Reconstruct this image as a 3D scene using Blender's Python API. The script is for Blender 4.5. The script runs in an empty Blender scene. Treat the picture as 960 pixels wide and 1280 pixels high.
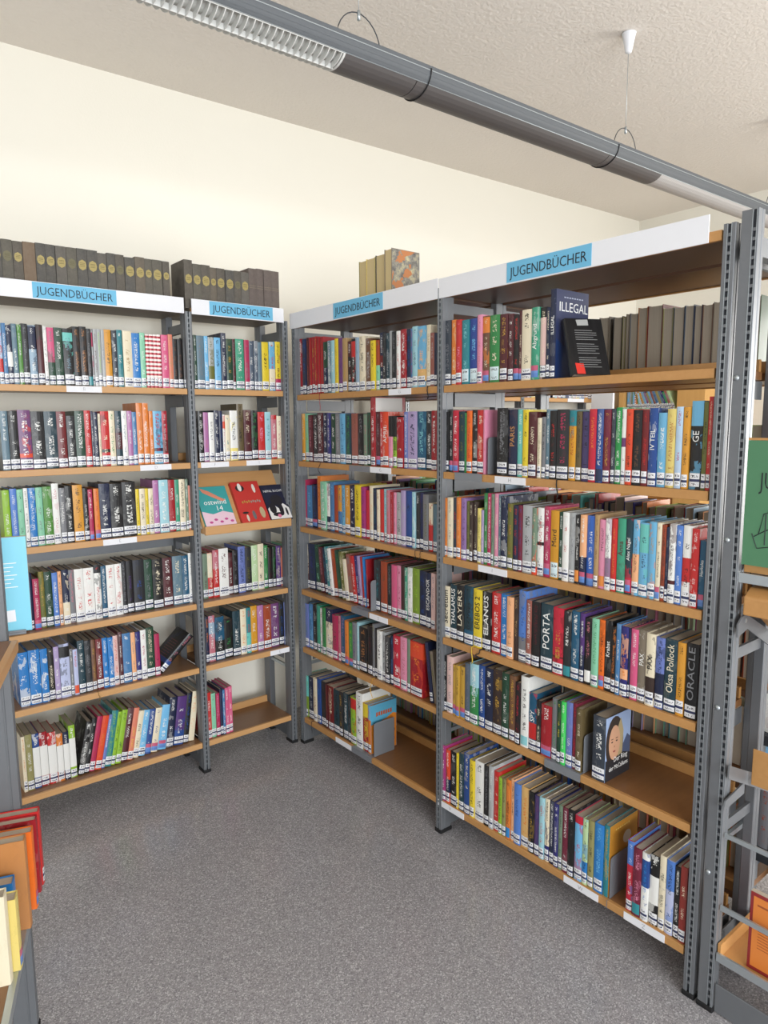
import bpy, math, random
from mathutils import Matrix, Vector
random.seed(7)
S = bpy.context.scene
COL = S.collection
R = math.radians

# ------------------------------------------------------------------ camera, world, light, exposure
CAM = Vector((-1.7214, -2.8693, 1.6))
YAW, PITCH, ROLL, FPX = 0.6769, 0.1294, -0.0071, 864.99
def camera():
    cy, sy, cp, sp = math.cos(YAW), math.sin(YAW), math.cos(PITCH), math.sin(PITCH)
    F = Vector((sy*cp, cy*cp, -sp)); Rt = Vector((cy, -sy, 0)); U = Rt.cross(F)
    cr, sr = math.cos(ROLL), math.sin(ROLL)
    R2 = Rt*cr + U*sr; U2 = U*cr - Rt*sr
    m = Matrix((R2, U2, -F)).transposed().to_4x4(); m.translation = CAM
    cd = bpy.data.cameras.new('camera'); cd.sensor_fit = 'VERTICAL'; cd.sensor_height = 36
    cd.lens = FPX/1280*36; cd.clip_start = .02
    o = bpy.data.objects.new('camera', cd); COL.objects.link(o); o.matrix_world = m
    S.camera = o
camera()
w = bpy.data.worlds.new('daylight'); S.world = w; w.use_nodes = True
w.node_tree.nodes['Background'].inputs[0].default_value = (.97, .985, 1, 1)
w.node_tree.nodes['Background'].inputs[1].default_value = .66
def area(name, loc, target, sx, sy, power, col):
    d = bpy.data.lights.new(name, 'AREA'); d.shape = 'RECTANGLE'; d.size = sx; d.size_y = sy
    d.energy = power; d.color = col
    o = bpy.data.objects.new(name, d); COL.objects.link(o); o.location = loc
    o.rotation_euler = (Vector(target)-Vector(loc)).to_track_quat('-Z', 'Y').to_euler()
area('window_light', (3.2, -4.3, 1.55), (-1, -3.2, 1.5), 3.2, 1.6, 105, (1, .97, .92))
area('window_light_rear', (-1.6, -6.4, 1.6), (-.6, 0, 1.1), 4.2, 1.7, 185, (.93, .97, 1))
S.view_settings.view_transform = 'Standard'; S.view_settings.look = 'None'
S.view_settings.exposure = .5; S.view_settings.gamma = 1

# ------------------------------------------------------------------ colours and materials
HEX = dict(white='eeeeea', cream='e9dfc6', black='17171a', charcoal='2f3135', grey='85868a', slate='3d4652', slategrey='5f6c7c',
 silver='b4b7b8', silverblue='9db4c6', navy='1c2a4d', blue='2c5596', cobalt='3d6fc0', royal='34509b', azure='2f86c8', cornflower='5f8bd0',
 skyblue='78b7d8', steelblue='5386b3', steel='6d8896', lightblue='7fc0e6', iceblue='a9d3dc', paleblue='bfd6ea', lavenderblue='c3cae6',
 periwinkle='7786c0', indigo='35347c', violet='4c4272', purple='5d3a7e', lavender='b6a6cb', lilac='9a7cb0', orchid='b87fae', plum='7a4a7c',
 mauve='9d7f9a', magenta='b03f83', raspberry='b53260', crimson='c62844', red='c9302f', cardinal='a81f2d', darkred='7a1c22', brick='983c34',
 rust='a84e2a', orangered='dd5530', tangerine='e97a26', orange='e08a3c', amber='dba23f', peach='efb98e', salmon='dd8a72', rosewood='a06458',
 rose='c9808c', rosepink='d9668f', pink='e39ab4', blush='e6c6c0', maroon='5c2029', wine='7c2340', darkbrown='42302a', brown='7a5640',
 bronze='6e6040', tan='b79a70', copper='c28a55', gold='c9a447', ochre='d7a02c', khaki='9f9a68', sand='dfb97c', taupe='8a7f70',
 yellow='e6cf3a', paleyellow='efe08a', straw='dfcd80', olive='75773a', olivegreen='86a03c', lime='9cc43d', brightgreen='4fd66a', green='3c8f52',
 grass='5a9440', leafgreen='2f9a53', darkgreen='1f4d38', seagreen='49a386', mint='93cfb0', palegreen='c3dcae', sage='7f9480',
 aqua='78c8c0', teal='2f8a93', lightteal='8cc9cf', darkteal='1d4450', petrol='1f6180', checkred='c8404c')
def lin(h, a=1.0):
    if h in HEX: h = HEX[h]
    v = [int(h[i:i+2], 16)/255 for i in (0, 2, 4)]
    return tuple([c/12.92 if c <= .04045 else ((c+.055)/1.055)**2.4 for c in v] + [a])
def blin(h): return tuple(c**1.16 for c in lin(h)[:3])
SAY = dict(silverblue='silver blue', slategrey='slate grey', steelblue='steel blue', skyblue='sky blue', lightblue='light blue', iceblue='ice blue',
 paleblue='pale blue', lavenderblue='pale lavender', darkred='dark red', orangered='orange red', rosepink='rose pink', darkbrown='dark brown',
 paleyellow='pale yellow', olivegreen='olive green', brightgreen='bright green', leafgreen='leaf green', darkgreen='dark green', seagreen='sea green',
 palegreen='pale green', lightteal='light teal', darkteal='dark teal', checkred='red checked', royal='royal blue')
def say(c): return SAY.get(c, c)

class NT:
    def __init__(s, name):
        s.m = bpy.data.materials.new(name); s.m.use_nodes = True; s.t = s.m.node_tree
        s.b = s.t.nodes['Principled BSDF']
    def n(s, typ, **k):
        x = s.t.nodes.new(typ)
        for a, b in k.items(): setattr(x, a, b)
        return x
    def l(s, a, b): s.t.links.new(a, b)
    def val(s, x, inp):
        if isinstance(x, (int, float)): inp.default_value = x
        elif isinstance(x, tuple): inp.default_value = x
        else: s.l(x, inp)
    def mth(s, op, a, b=0.0, c=0.0):
        x = s.n('ShaderNodeMath', operation=op)
        for i, q in enumerate((a, b, c)): s.val(q, x.inputs[i])
        return x.outputs[0]
    def mix(s, f, a, b):
        x = s.n('ShaderNodeMix', data_type='RGBA'); s.val(f, x.inputs[0]); s.val(a, x.inputs[6]); s.val(b, x.inputs[7])
        return x.outputs[2]
    def noise(s, vec, scale, detail=2.0, rough=.5):
        x = s.n('ShaderNodeTexNoise'); x.inputs['Scale'].default_value = scale; x.inputs['Detail'].default_value = detail
        x.inputs['Roughness'].default_value = rough
        if vec is not None: s.l(vec, x.inputs['Vector'])
        return x.outputs['Fac']
    def comb(s, a, b, c):
        x = s.n('ShaderNodeCombineXYZ')
        for i, q in enumerate((a, b, c)): s.val(q, x.inputs[i])
        return x.outputs[0]
    def bump(s, h, strength, dist):
        x = s.n('ShaderNodeBump'); x.inputs['Strength'].default_value = strength; x.inputs['Distance'].default_value = dist
        s.l(h, x.inputs['Height']); s.l(x.outputs[0], s.b.inputs['Normal'])
    def sep(s, vec):
        x = s.n('ShaderNodeSeparateXYZ'); s.l(vec, x.inputs[0]); return x.outputs

def plain(name, col, rough=.5, metal=0.0, grain=0.0, gscale=60, coat=0.0):
    k = NT(name); c = lin(col)
    k.b.inputs['Roughness'].default_value = rough; k.b.inputs['Metallic'].default_value = metal
    k.b.inputs['Coat Weight'].default_value = coat
    if grain:
        tc = k.n('ShaderNodeTexCoord').outputs['Object']
        f = k.noise(tc, gscale, 3)
        k.l(k.mix(f, tuple([x*(1-grain) for x in c[:3]]+[1]), tuple([min(1, x*(1+grain)) for x in c[:3]]+[1])), k.b.inputs['Base Color'])
    else: k.b.inputs['Base Color'].default_value = c
    return k.m

def wood(name, c1, c2, rough, axis):
    k = NT(name); tc = k.n('ShaderNodeTexCoord').outputs['Object']
    mp = k.n('ShaderNodeMapping'); k.l(tc, mp.inputs['Vector'])
    sc = [55, 55, 55]; sc[axis] = 2.2; mp.inputs['Scale'].default_value = sc
    f = k.noise(mp.outputs[0], 1.0, 4, .6)
    k.l(k.mix(f, lin(c1), lin(c2)), k.b.inputs['Base Color'])
    k.b.inputs['Roughness'].default_value = rough
    return k.m

M = {}
M['steel'] = plain('grey_lacquered_steel', '74777b', .42, .35, .06, 30)
M['steel_dark'] = plain('dark_steel_and_slot_shade', '3c4046', .5, .3)
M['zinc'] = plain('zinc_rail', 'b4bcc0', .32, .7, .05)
M['rubber'] = plain('black_foot_rubber', '101012', .6)
M['fascia'] = [wood('beech_edge_x', 'bd8c55', 'cfa270', .42, 0), wood('beech_edge_y', 'b07f47', 'c3925a', .42, 1)]
M['board'] = [wood('board_face_x', '775233', '8b6442', .33, 0), wood('board_face_y', '7a5230', '946840', .33, 1)]
M['canopy'] = [plain('greyish_canopy_board', '7f7468', .5, 0, .05), plain('shade_toned_canopy_board', '54392a', .4, 0, .08)]  # second one: the shade under the canopy is put into its dark brown
M['paper'] = plain('white_paper', 'e9eaee', .6, 0, .02, 15)
M['cyan_paper'] = plain('sky_blue_paper', '6fb9dc', .6, 0, .03, 25)
M['ink'] = plain('black_ink', '1d2026', .6)
M['white_ink'] = plain('white_print', 'f0f0ee', .5)
M['red_ink'] = plain('red_print', 'd83a2c', .5)
M['gold_ink'] = plain('gold_print', 'c8a454', .4, .3)
M['plate'] = plain('grey_bookend_metal', '868a90', .4, .3, .05, 20)

def surface_mats():
    k = NT('wall_paint'); tc = k.n('ShaderNodeTexCoord').outputs['Object']
    f = k.noise(tc, 1.3, 3); k.l(k.mix(f, lin('ebe7da'), lin('efece1')), k.b.inputs['Base Color'])
    k.b.inputs['Roughness'].default_value = .85; k.bump(k.noise(tc, 130, 3), .12, .003); M['wall'] = k.m
    k = NT('ceiling_plaster'); tc = k.n('ShaderNodeTexCoord').outputs['Object']
    f = k.noise(tc, 2, 2); k.l(k.mix(f, lin('e2dbd2'), lin('e9e2d9')), k.b.inputs['Base Color'])
    k.b.inputs['Roughness'].default_value = .9
    v = k.noise(tc, 60, 4, .6); k.bump(v, .5, .008); M['ceiling'] = k.m
    k = NT('floor_linoleum'); tc = k.n('ShaderNodeTexCoord').outputs['Object']
    f3 = k.noise(tc, 1.2, 3)
    vo = k.n('ShaderNodeTexVoronoi'); vo.inputs['Scale'].default_value = 300; k.l(tc, vo.inputs['Vector'])
    cell = k.sep(vo.outputs['Color'])[0]
    r = k.n('ShaderNodeValToRGB'); r.color_ramp.elements[0].position = .0; r.color_ramp.elements[1].position = 1
    r.color_ramp.elements[0].color = lin('828085'); r.color_ramp.elements[1].color = lin('d0ced1')
    e = r.color_ramp.elements.new(.25); e.color = lin('999799'); e = r.color_ramp.elements.new(.78); e.color = lin('a9a7aa'); k.l(cell, r.inputs[0])
    a = r.outputs[0]
    m = k.n('ShaderNodeMix', data_type='RGBA', blend_type='MULTIPLY'); m.inputs[0].default_value = 1
    k.l(a, m.inputs[6]); rr = k.n('ShaderNodeValToRGB'); rr.color_ramp.elements[0].color = (.84, .84, .84, 1); rr.color_ramp.elements[1].color = (1, 1, 1, 1)
    k.l(f3, rr.inputs[0]); k.l(rr.outputs[0], m.inputs[7]); k.l(m.outputs[2], k.b.inputs['Base Color'])
    k.b.inputs['Roughness'].default_value = .22; k.b.inputs['Specular IOR Level'].default_value = .55
    M['floor'] = k.m
surface_mats()

def book_mats():
    # printed cover: base colour, a second colour field, marks of lettering along the spine
    k = NT('printed_book_cover')
    A = {a: k.n('ShaderNodeAttribute', attribute_name=a) for a in ('c1', 'c2', 'ct', 'pr')}
    uv = k.sep(k.n('ShaderNodeUVMap', uv_map='norm').outputs[0]); um = k.sep(k.n('ShaderNodeUVMap', uv_map='metre').outputs[0])
    un, vn, x, v = uv[0], uv[1], um[0], um[1]
    pr = k.sep(A['pr'].outputs['Color']); lo, hi, seed = pr[0], pr[1], pr[2]; wd = A['pr'].outputs['Alpha']
    sd = k.mth('MULTIPLY', seed, 97.0)
    hm = k.mth('MULTIPLY', k.mth('GREATER_THAN', vn, lo), k.mth('LESS_THAN', vn, hi))
    base = k.mix(hm, A['c1'].outputs['Color'], A['c2'].outputs['Color'])
    art = k.noise(k.comb(k.mth('MULTIPLY', x, 34.0), k.mth('MULTIPLY', v, 16.0), sd), 1.0, 4, .65)
    am = k.mth('MULTIPLY', k.mth('MULTIPLY', k.mth('GREATER_THAN', art, .56), A['c1'].outputs['Alpha']), .55)
    base = k.mix(am, base, A['c2'].outputs['Color'])
    sh = k.noise(k.comb(k.mth('MULTIPLY', x, 60.0), k.mth('MULTIPLY', v, 9.0), sd), 1.0, 2)
    base = k.mix(k.mth('MULTIPLY', sh, .05), base, (.35, .33, .32, 1))
    g = k.noise(k.comb(k.mth('MULTIPLY', un, 5.5), k.mth('DIVIDE', k.mth('MULTIPLY', v, 8.5), wd), sd), 1.0, 1.5, .8)
    wm = k.noise(k.comb(0.3, k.mth('MULTIPLY', v, 26.0), sd), 1.0, 1)
    t = k.mth('MULTIPLY', k.mth('GREATER_THAN', g, .53), k.mth('GREATER_THAN', wm, .47))
    t = k.mth('MULTIPLY', t, k.mth('LESS_THAN', k.mth('ABSOLUTE', un), .2))
    t = k.mth('MULTIPLY', t, k.mth('MULTIPLY', k.mth('GREATER_THAN', vn, .24), k.mth('LESS_THAN', vn, .95)))
    t = k.mth('MULTIPLY', t, A['ct'].outputs['Alpha'])
    k.l(k.mix(k.mth('MULTIPLY', t, .85), base, A['ct'].outputs['Color']), k.b.inputs['Base Color'])
    k.b.inputs['Roughness'].default_value = .4; k.b.inputs['Specular IOR Level'].default_value = .35; k.b.inputs['Coat Weight'].default_value = .22; k.b.inputs['Coat Roughness'].default_value = .14
    M['cover'] = k.m
    g = NT('gingham_cover'); um2 = g.sep(g.n('ShaderNodeUVMap', uv_map='metre').outputs[0]); un2 = g.sep(g.n('ShaderNodeUVMap', uv_map='norm').outputs[0])
    a = g.mth('GREATER_THAN', g.mth('SINE', g.mth('MULTIPLY', um2[1], 370.0)), 0.0); b = g.mth('GREATER_THAN', g.mth('SINE', g.mth('MULTIPLY', um2[0], 420.0)), 0.1)
    c = g.mix(a, lin('efe9e4'), lin('c8404c')); c = g.mix(g.mth('MULTIPLY', g.mth('MULTIPLY', a, b), .8), c, lin('8c2230')); g.l(c, g.b.inputs['Base Color']); g.b.inputs['Roughness'].default_value = .4
    M['gingham'] = g.m
    # library shelf-mark sticker: white, band, white, small print
    k = NT('spine_sticker_paper')
    A = {a: k.n('ShaderNodeAttribute', attribute_name=a) for a in ('c1', 'c2', 'ct', 'pr')}
    uv = k.sep(k.n('ShaderNodeUVMap', uv_map='norm').outputs[0]); um = k.sep(k.n('ShaderNodeUVMap', uv_map='metre').outputs[0])
    un, vn, x, v = uv[0], uv[1], um[0], um[1]
    sd = k.mth('MULTIPLY', k.sep(A['pr'].outputs['Color'])[2], 97.0)
    c = k.mix(k.mth('GREATER_THAN', vn, .36), A['c1'].outputs['Color'], A['c2'].outputs['Color'])
    c = k.mix(k.mth('GREATER_THAN', vn, .56), c, A['ct'].outputs['Color'])
    g = k.noise(k.comb(k.mth('MULTIPLY', x, 420.0), k.mth('MULTIPLY', v, 330.0), sd), 1.0, 1)
    rows = k.mth('ADD', k.mth('LESS_THAN', k.mth('ABSOLUTE', k.mth('SUBTRACT', vn, .77)), .09), k.mth('LESS_THAN', k.mth('ABSOLUTE', k.mth('SUBTRACT', vn, .17)), .08))
    t = k.mth('MULTIPLY', k.mth('MULTIPLY', k.mth('GREATER_THAN', g, .52), rows), k.mth('LESS_THAN', k.mth('ABSOLUTE', un), .33))
    t = k.mth('MULTIPLY', t, A['ct'].outputs['Alpha'])
    k.l(k.mix(t, c, lin('33363f')), k.b.inputs['Base Color'])
    k.b.inputs['Roughness'].default_value = .4; k.b.inputs['Coat Weight'].default_value = .3
    M['sticker'] = k.m
    k = NT('page_edges'); uv = k.sep(k.n('ShaderNodeTexCoord').outputs['Object'])
    f = k.noise(k.comb(k.mth('MULTIPLY', uv[0], 1500.0), k.mth('MULTIPLY', uv[1], 3.0), k.mth('MULTIPLY', uv[2], 3.0)), 1.0, 2)
    k.l(k.mix(f, lin('9c8f80'), lin('cfc3ae')), k.b.inputs['Base Color']); k.b.inputs['Roughness'].default_value = .85
    M['pages'] = k.m
    k = NT('worn_dark_bookcloth'); A = k.n('ShaderNodeAttribute', attribute_name='c1'); tc = k.n('ShaderNodeTexCoord').outputs['Object']
    f = k.noise(tc, 38, 5, .7)
    c = k.mix(k.mth('MULTIPLY', f, .5), A.outputs['Color'], lin('9a9184'))
    k.l(c, k.b.inputs['Base Color']); k.b.inputs['Roughness'].default_value = .8; k.bump(k.noise(tc, 600, 2), .3, .0006)
    M['cloth'] = k.m
book_mats()

# ------------------------------------------------------------------ mesh helpers
class MB:
    def __init__(s): s.v = []; s.f = []
    def box(s, x0, x1, y0, y1, z0, z1, mat=None):
        b = len(s.v); P = [(x, y, z) for x in (x0, x1) for y in (y0, y1) for z in (z0, z1)]
        if mat is not None: P = [tuple(mat @ Vector(p)) for p in P]
        s.v += P
        s.f += [tuple(b+i for i in q) for q in ((0,1,3,2), (4,6,7,5), (0,4,5,1), (2,3,7,6), (0,2,6,4), (1,5,7,3))]
        return s
    def prism(s, pts, z0, z1, mat=None, axis=2):
        """pts: 2-D outline, extruded along axis (0 x, 1 y, 2 z)."""
        n = len(pts); b = len(s.v)
        for z in (z0, z1):
            for p in pts:
                q = (p[0], p[1], z) if axis == 2 else ((z, p[0], p[1]) if axis == 0 else (p[0], z, p[1]))
                s.v.append(tuple(mat @ Vector(q)) if mat is not None else q)
        s.f += [tuple(range(b+n-1, b-1, -1)), tuple(range(b+n, b+2*n))]
        s.f += [(b+i, b+(i+1) % n, b+n+(i+1) % n, b+n+i) for i in range(n)]
        return s
    def tube(s, path, r, n=8):
        path = [Vector(p) for p in path]; b = len(s.v); up = Vector((0, 0, 1))
        for i, p in enumerate(path):
            d = (path[min(i+1, len(path)-1)] - path[max(i-1, 0)]).normalized()
            a = d.cross(up if abs(d.z) < .95 else Vector((1, 0, 0))).normalized(); c = d.cross(a)
            for k in range(n):
                t = 2*math.pi*k/n; s.v.append(tuple(p + a*math.cos(t)*r + c*math.sin(t)*r))
        for i in range(len(path)-1):
            for k in range(n):
                s.f.append((b+i*n+k, b+i*n+(k+1) % n, b+(i+1)*n+(k+1) % n, b+(i+1)*n+k))
        s.f += [tuple(b+k for k in range(n))[::-1], tuple(b+(len(path)-1)*n+k for k in range(n))]
        return s
    def build(s, name, mat, parent=None, bevel=0, kind=None, smooth=False):
        me = bpy.data.meshes.new(name); me.from_pydata(s.v, [], s.f); me.materials.append(mat)
        import bmesh
        bm = bmesh.new(); bm.from_mesh(me); bmesh.ops.recalc_face_normals(bm, faces=bm.faces); bm.to_mesh(me); bm.free()
        if smooth:
            for p in me.polygons: p.use_smooth = True
        o = bpy.data.objects.new(name, me); COL.objects.link(o)
        if parent is not None: o.parent = parent
        if bevel:
            m = o.modifiers.new('edge', 'BEVEL'); m.width = bevel; m.segments = 2; m.limit_method = 'ANGLE'
        if kind: o['kind'] = kind
        return o
def empty(name, label=None, cat=None, group=None, loc=(0, 0, 0), rot=(0, 0, 0), parent=None):
    o = bpy.data.objects.new(name, None); COL.objects.link(o); o.location = loc; o.rotation_euler = rot
    if parent is not None: o.parent = parent
    tag(o, label, cat, group); o.empty_display_size = .05
    return o
def tag(o, label=None, cat=None, group=None, kind=None):
    if label: o['label'] = label
    if cat: o['category'] = cat
    if group: o['group'] = group
    if kind: o['kind'] = kind
    return o
def text_mesh(name, body, size, mat, parent, matrix, thin=0.0, align='CENTER', extrude=.0004, sx=1.0):
    cu = bpy.data.curves.new(name, 'FONT'); cu.body = body; cu.size = size; cu.align_x = align; cu.align_y = 'CENTER'
    cu.extrude = extrude; cu.offset = -thin; cu.resolution_u = 2
    tmp = bpy.data.objects.new(name+'_tmp', cu); COL.objects.link(tmp)
    dg = bpy.context.evaluated_depsgraph_get(); dg.update()
    me = bpy.data.meshes.new_from_object(tmp.evaluated_get(dg)); bpy.data.objects.remove(tmp); bpy.data.curves.remove(cu)
    me.materials.clear(); me.materials.append(mat)
    me.transform(matrix @ Matrix.Diagonal((sx, 1, 1, 1)))
    me.name = name; o = bpy.data.objects.new(name, me); COL.objects.link(o)
    if parent is not None: o.parent = parent
    return o
# text frames: reading along local x, up z, facing -y  /  spine text reading upwards
FACE = Matrix.Rotation(R(90), 4, 'X')
SPINE = Matrix(((0, -1, 0, 0), (0, 0, -1, 0), (1, 0, 0, 0), (0, 0, 0, 1)))
def at(x, y, z): return Matrix.Translation((x, y, z))

# ------------------------------------------------------------------ the setting
def structure(mb, name, mat):
    o = mb.build(name, mat); o['kind'] = 'structure'; return o
structure(MB().box(-5, 3.6, -7, .9, -.1, 0), 'floor', M['floor'])
structure(MB().box(-5, 3.6, -7, .9, 3.12, 3.25), 'ceiling', M['ceiling'])
def wall_line(x): return .373 - .0415*x
structure(MB().prism([(-5, wall_line(-5)), (3.32, wall_line(3.32)), (3.32, .9), (-5, .9)], 0, 3.12), 'wall_back', M['wall'])
wr = MB()
wr.box(3.32, 3.5, -2.7, .3, 0, 3.12).box(3.32, 3.5, -7, -5.9, 0, 3.12).box(3.32, 3.5, -5.9, -2.7, 0, .75).box(3.32, 3.5, -5.9, -2.7, 2.35, 3.12)
structure(wr, 'wall_right', M['wall'])
wf = MB()
for k in range(3):
    y0 = -5.9 + k*3.2/3
    wf.box(3.34, 3.42, y0, y0+.06, .75, 2.35).box(3.34, 3.42, y0+3.2/3-.06, y0+3.2/3, .75, 2.35)
    wf.box(3.34, 3.42, y0+.06, y0+3.2/3-.06, .75, .81).box(3.34, 3.42, y0+.06, y0+3.2/3-.06, 2.29, 2.35)
structure(wf, 'window_1', M['paper'])

# ------------------------------------------------------------------ shelving rows
RX = .0283
def post(parent, s, y, flip=1, name='upright_post', wx=.015, dy=.055, h=2.07, foot=True, slots=True, gx=0.0):
    # slotted upright: open face at local depth y, body running back (flip 1) or forward (flip -1); the slot channel sits in the open face
    f = flip
    o = [(-wx, .001), (-wx+.001, 0), (gx-.004, 0), (gx-.004, .006), (gx+.004, .006), (gx+.004, 0), (wx-.001, 0), (wx, .001), (wx, .016), (wx-.0015, .0175), (wx-.0015, .0205), (wx, .022), (wx, dy-.002), (wx-.002, dy),
         (-wx+.002, dy), (-wx, dy-.002), (-wx, .022), (-wx+.0015, .0205), (-wx+.0015, .0175), (-wx, .016)]
    p = MB().prism([(s+a, y+b*f) for a, b in o], .012, h).build(name, M['steel'], parent)
    if slots:
        m = MB(); z = .04
        while z < h-.03:
            m.box(s+gx-.0038, s+gx+.0038, y+.0004*f, y+.0052*f, z, z+.0075); z += .0215
        m.build('slot_bridges', M['steel'], p, kind='stuff')
        MB().box(s+gx-.0039, s+gx+.0039, y+.0054*f, y+.0059*f, .013, h-.001).build('slot_shadow_channel', M['steel_dark'], p)  # dark strip stands in for the shade inside the slots
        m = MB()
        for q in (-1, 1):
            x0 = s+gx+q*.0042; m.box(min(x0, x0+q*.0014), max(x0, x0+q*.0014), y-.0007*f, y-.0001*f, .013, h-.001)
        m.build('channel_highlight', M['zinc'], p)  # bright zinc strips stand in for highlights along the channel edges
    if foot:
        MB().box(s-wx-.003, s+wx+.003, y-.003*f, y+(dy+.003)*f, 0, .016).build('foot_cap', M['rubber'], p, bevel=.003)
    return p
def board(parent, s0, s1, d0, d1, z, ax, stop=True, name='shelf_board', rear=False):
    canopy = name == 'canopy_board'
    sg = 1 if d1 > d0 else -1
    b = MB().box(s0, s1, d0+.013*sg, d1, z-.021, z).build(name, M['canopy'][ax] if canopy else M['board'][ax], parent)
    MB().box(s0, s1, d0, d0+.013*sg, z-.025, z).build('front_edge', M['fascia'][ax], b, bevel=.0015)
    if stop: MB().box(s0+.002, s1-.002, d1-.014*sg, d1-.001*sg, z+.0003, z+.034).build('back_stop', M['fascia'][ax], b, bevel=.0015)
    return b
ZL = [1.7475, 1.430, 1.1345, .800, .504, .147]
ZR = [1.728, 1.418, 1.103, .794, .5025, .139]

LROW = empty('library_shelving', 'grey steel shelving with beech edged boards set against the cream back wall', 'shelving')
RROW = empty('library_shelving', 'grey steel double-sided shelving standing out into the room at right angles to the wall shelving', 'shelving', None, (RX, 0, 0), (0, 0, R(-90)))
for s in (-1.475, -.4749, -.004):
    post(LROW, s, -.004); post(LROW, s, .262, -1)
    MB().box(s-.006, s+.006, .052, .206, 1.985, 2.025).box(s-.009, s-.006, .052, .206, 1.985, 1.99).build('cross_rail', M['steel'], LROW)
    MB().box(s-.005, s+.005, .052, .206, .38, .395).build('cross_rail', M['zinc'], LROW)
    MB().box(s-.002, s+.002, .052, .206, .015, .115).build('base_plate', M['steel'], LROW)
for a, b in ((-1.459, -.491), (-.459, -.02)):
    for i, z in enumerate(ZL):
        if i == 2 and a > -1: continue
        board(LROW, a, b, 0, .25, z, 0)
    board(LROW, a, b, 0, .25, 2.087, 0, False, 'canopy_board')
for i in range(6):   # side brackets that carry the boards at each upright
    for s in (-.491, -.459, -.02):
        z = ZL[i]; MB().box(s-.0008, s+.0008, .056, .205, z-.075, z-.0255).build('shelf_bracket', M['steel'], LROW)
MB().box(-1.458, -.492, .232, .240, 1.035, 1.085).build('back_brace', M['steel'], LROW)
MB().box(-1.458, -.492, .232, .240, .42, .46).build('back_brace', M['steel'], LROW)

for s in (.0297, 1.023, 2.036):
    post(RROW, s, -.004); post(RROW, s, .330, -1); post(RROW, s, .604, -1)
    MB().box(s-.006, s+.006, .052, .275, 1.985, 2.02).build('cross_rail', M['steel'], RROW)
    MB().box(s-.006, s+.006, .331, .548, 1.985, 2.02).build('cross_rail', M['steel'], RROW)
    MB().box(s-.005, s+.005, .052, .275, .40, .415).build('cross_rail', M['zinc'], RROW)
    MB().box(s-.002, s+.002, .052, .275, .015, .112).build('base_plate', M['steel'], RROW)
for a, b in ((.0457, 1.007), (1.039, 2.0155)):
    for z in ZR:
        board(RROW, a, b, 0, .27, z, 1); board(RROW, a, b, .60, .334, z, 1)
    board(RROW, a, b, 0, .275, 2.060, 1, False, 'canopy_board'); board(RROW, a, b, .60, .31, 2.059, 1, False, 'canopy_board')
for z in ZR:
    for s in (.0457, 1.007, 1.039, 2.0155):
        MB().box(s-.0008, s+.0008, .056, .274, z-.075, z-.0255).build('shelf_bracket', M['steel'], RROW)

# slanted display board in the narrow corner bay
TILT = R(35)
tilt = at(0, -.035, 1.138) @ Matrix.Rotation(-TILT, 4, 'X')
d = MB().box(-.457, -.022, .0, .014, .002, .285, tilt).build('display_board', M['fascia'][0], LROW, bevel=.001)
MB().box(-.457, -.022, -.034, .002, 1.116, 1.136).box(-.457, -.022, -.052, -.036, 1.112, 1.15).build('display_lip', M['fascia'][0], d, bevel=.002)
tag(d.children[0])

# ------------------------------------------------------------------ header signs and small shelf labels
def header(row_empty_rot, x0, x1, z0, z1, l0, l1, label, where):
    e = empty('header_sign', label, 'sign', None, *where)
    n = 1
    MB().box(x0, x1, -.0055, -.0015, z0, z1).build('paper_strip', M['paper'], e)
    c = MB().box(l0, l1, -.0068, -.0058, z0+.004, z1-.002).build('blue_card', M['cyan_paper'], e); c['label'] = 'sky blue card lettered in black'
    t = text_mesh('lettering', 'JUGENDBÜCHER', .043, M['ink'], c, at((l0+l1)/2, -.0072, (z0+z1)/2-.002) @ FACE, thin=.0003)
    me = t.data; wx = max(v.co.x for v in me.vertices)-min(v.co.x for v in me.vertices); q = (l1-l0)*.91/wx
    me.transform(at((l0+l1)/2, 0, 0) @ Matrix.Diagonal((q, 1, 1.0, 1)) @ at(-(l0+l1)/2, 0, 0))
    return e
LW = ((0, 0, 0), (0, 0, 0)); RW = ((RX, 0, 0), (0, 0, R(-90)))
header(0, -1.46, -.4935, 2.0605, 2.124, -1.076, -.772, 'white header strip with blue youth books card above the wide wall bay', LW)
header(0, -.459, -.010, 2.0605, 2.124, -.378, -.068, 'short white header strip with blue card above the narrow corner bay', LW)
header(1, .004, 1.012, 2.0335, 2.104, .363, .701, 'greyish header strip with blue card sloping up from the room corner', RW)
header(1, 1.018, 1.985, 2.0335, 2.101, 1.334, 1.649, 'long header strip with blue card over the bay that ends the double-sided row', RW)

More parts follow.
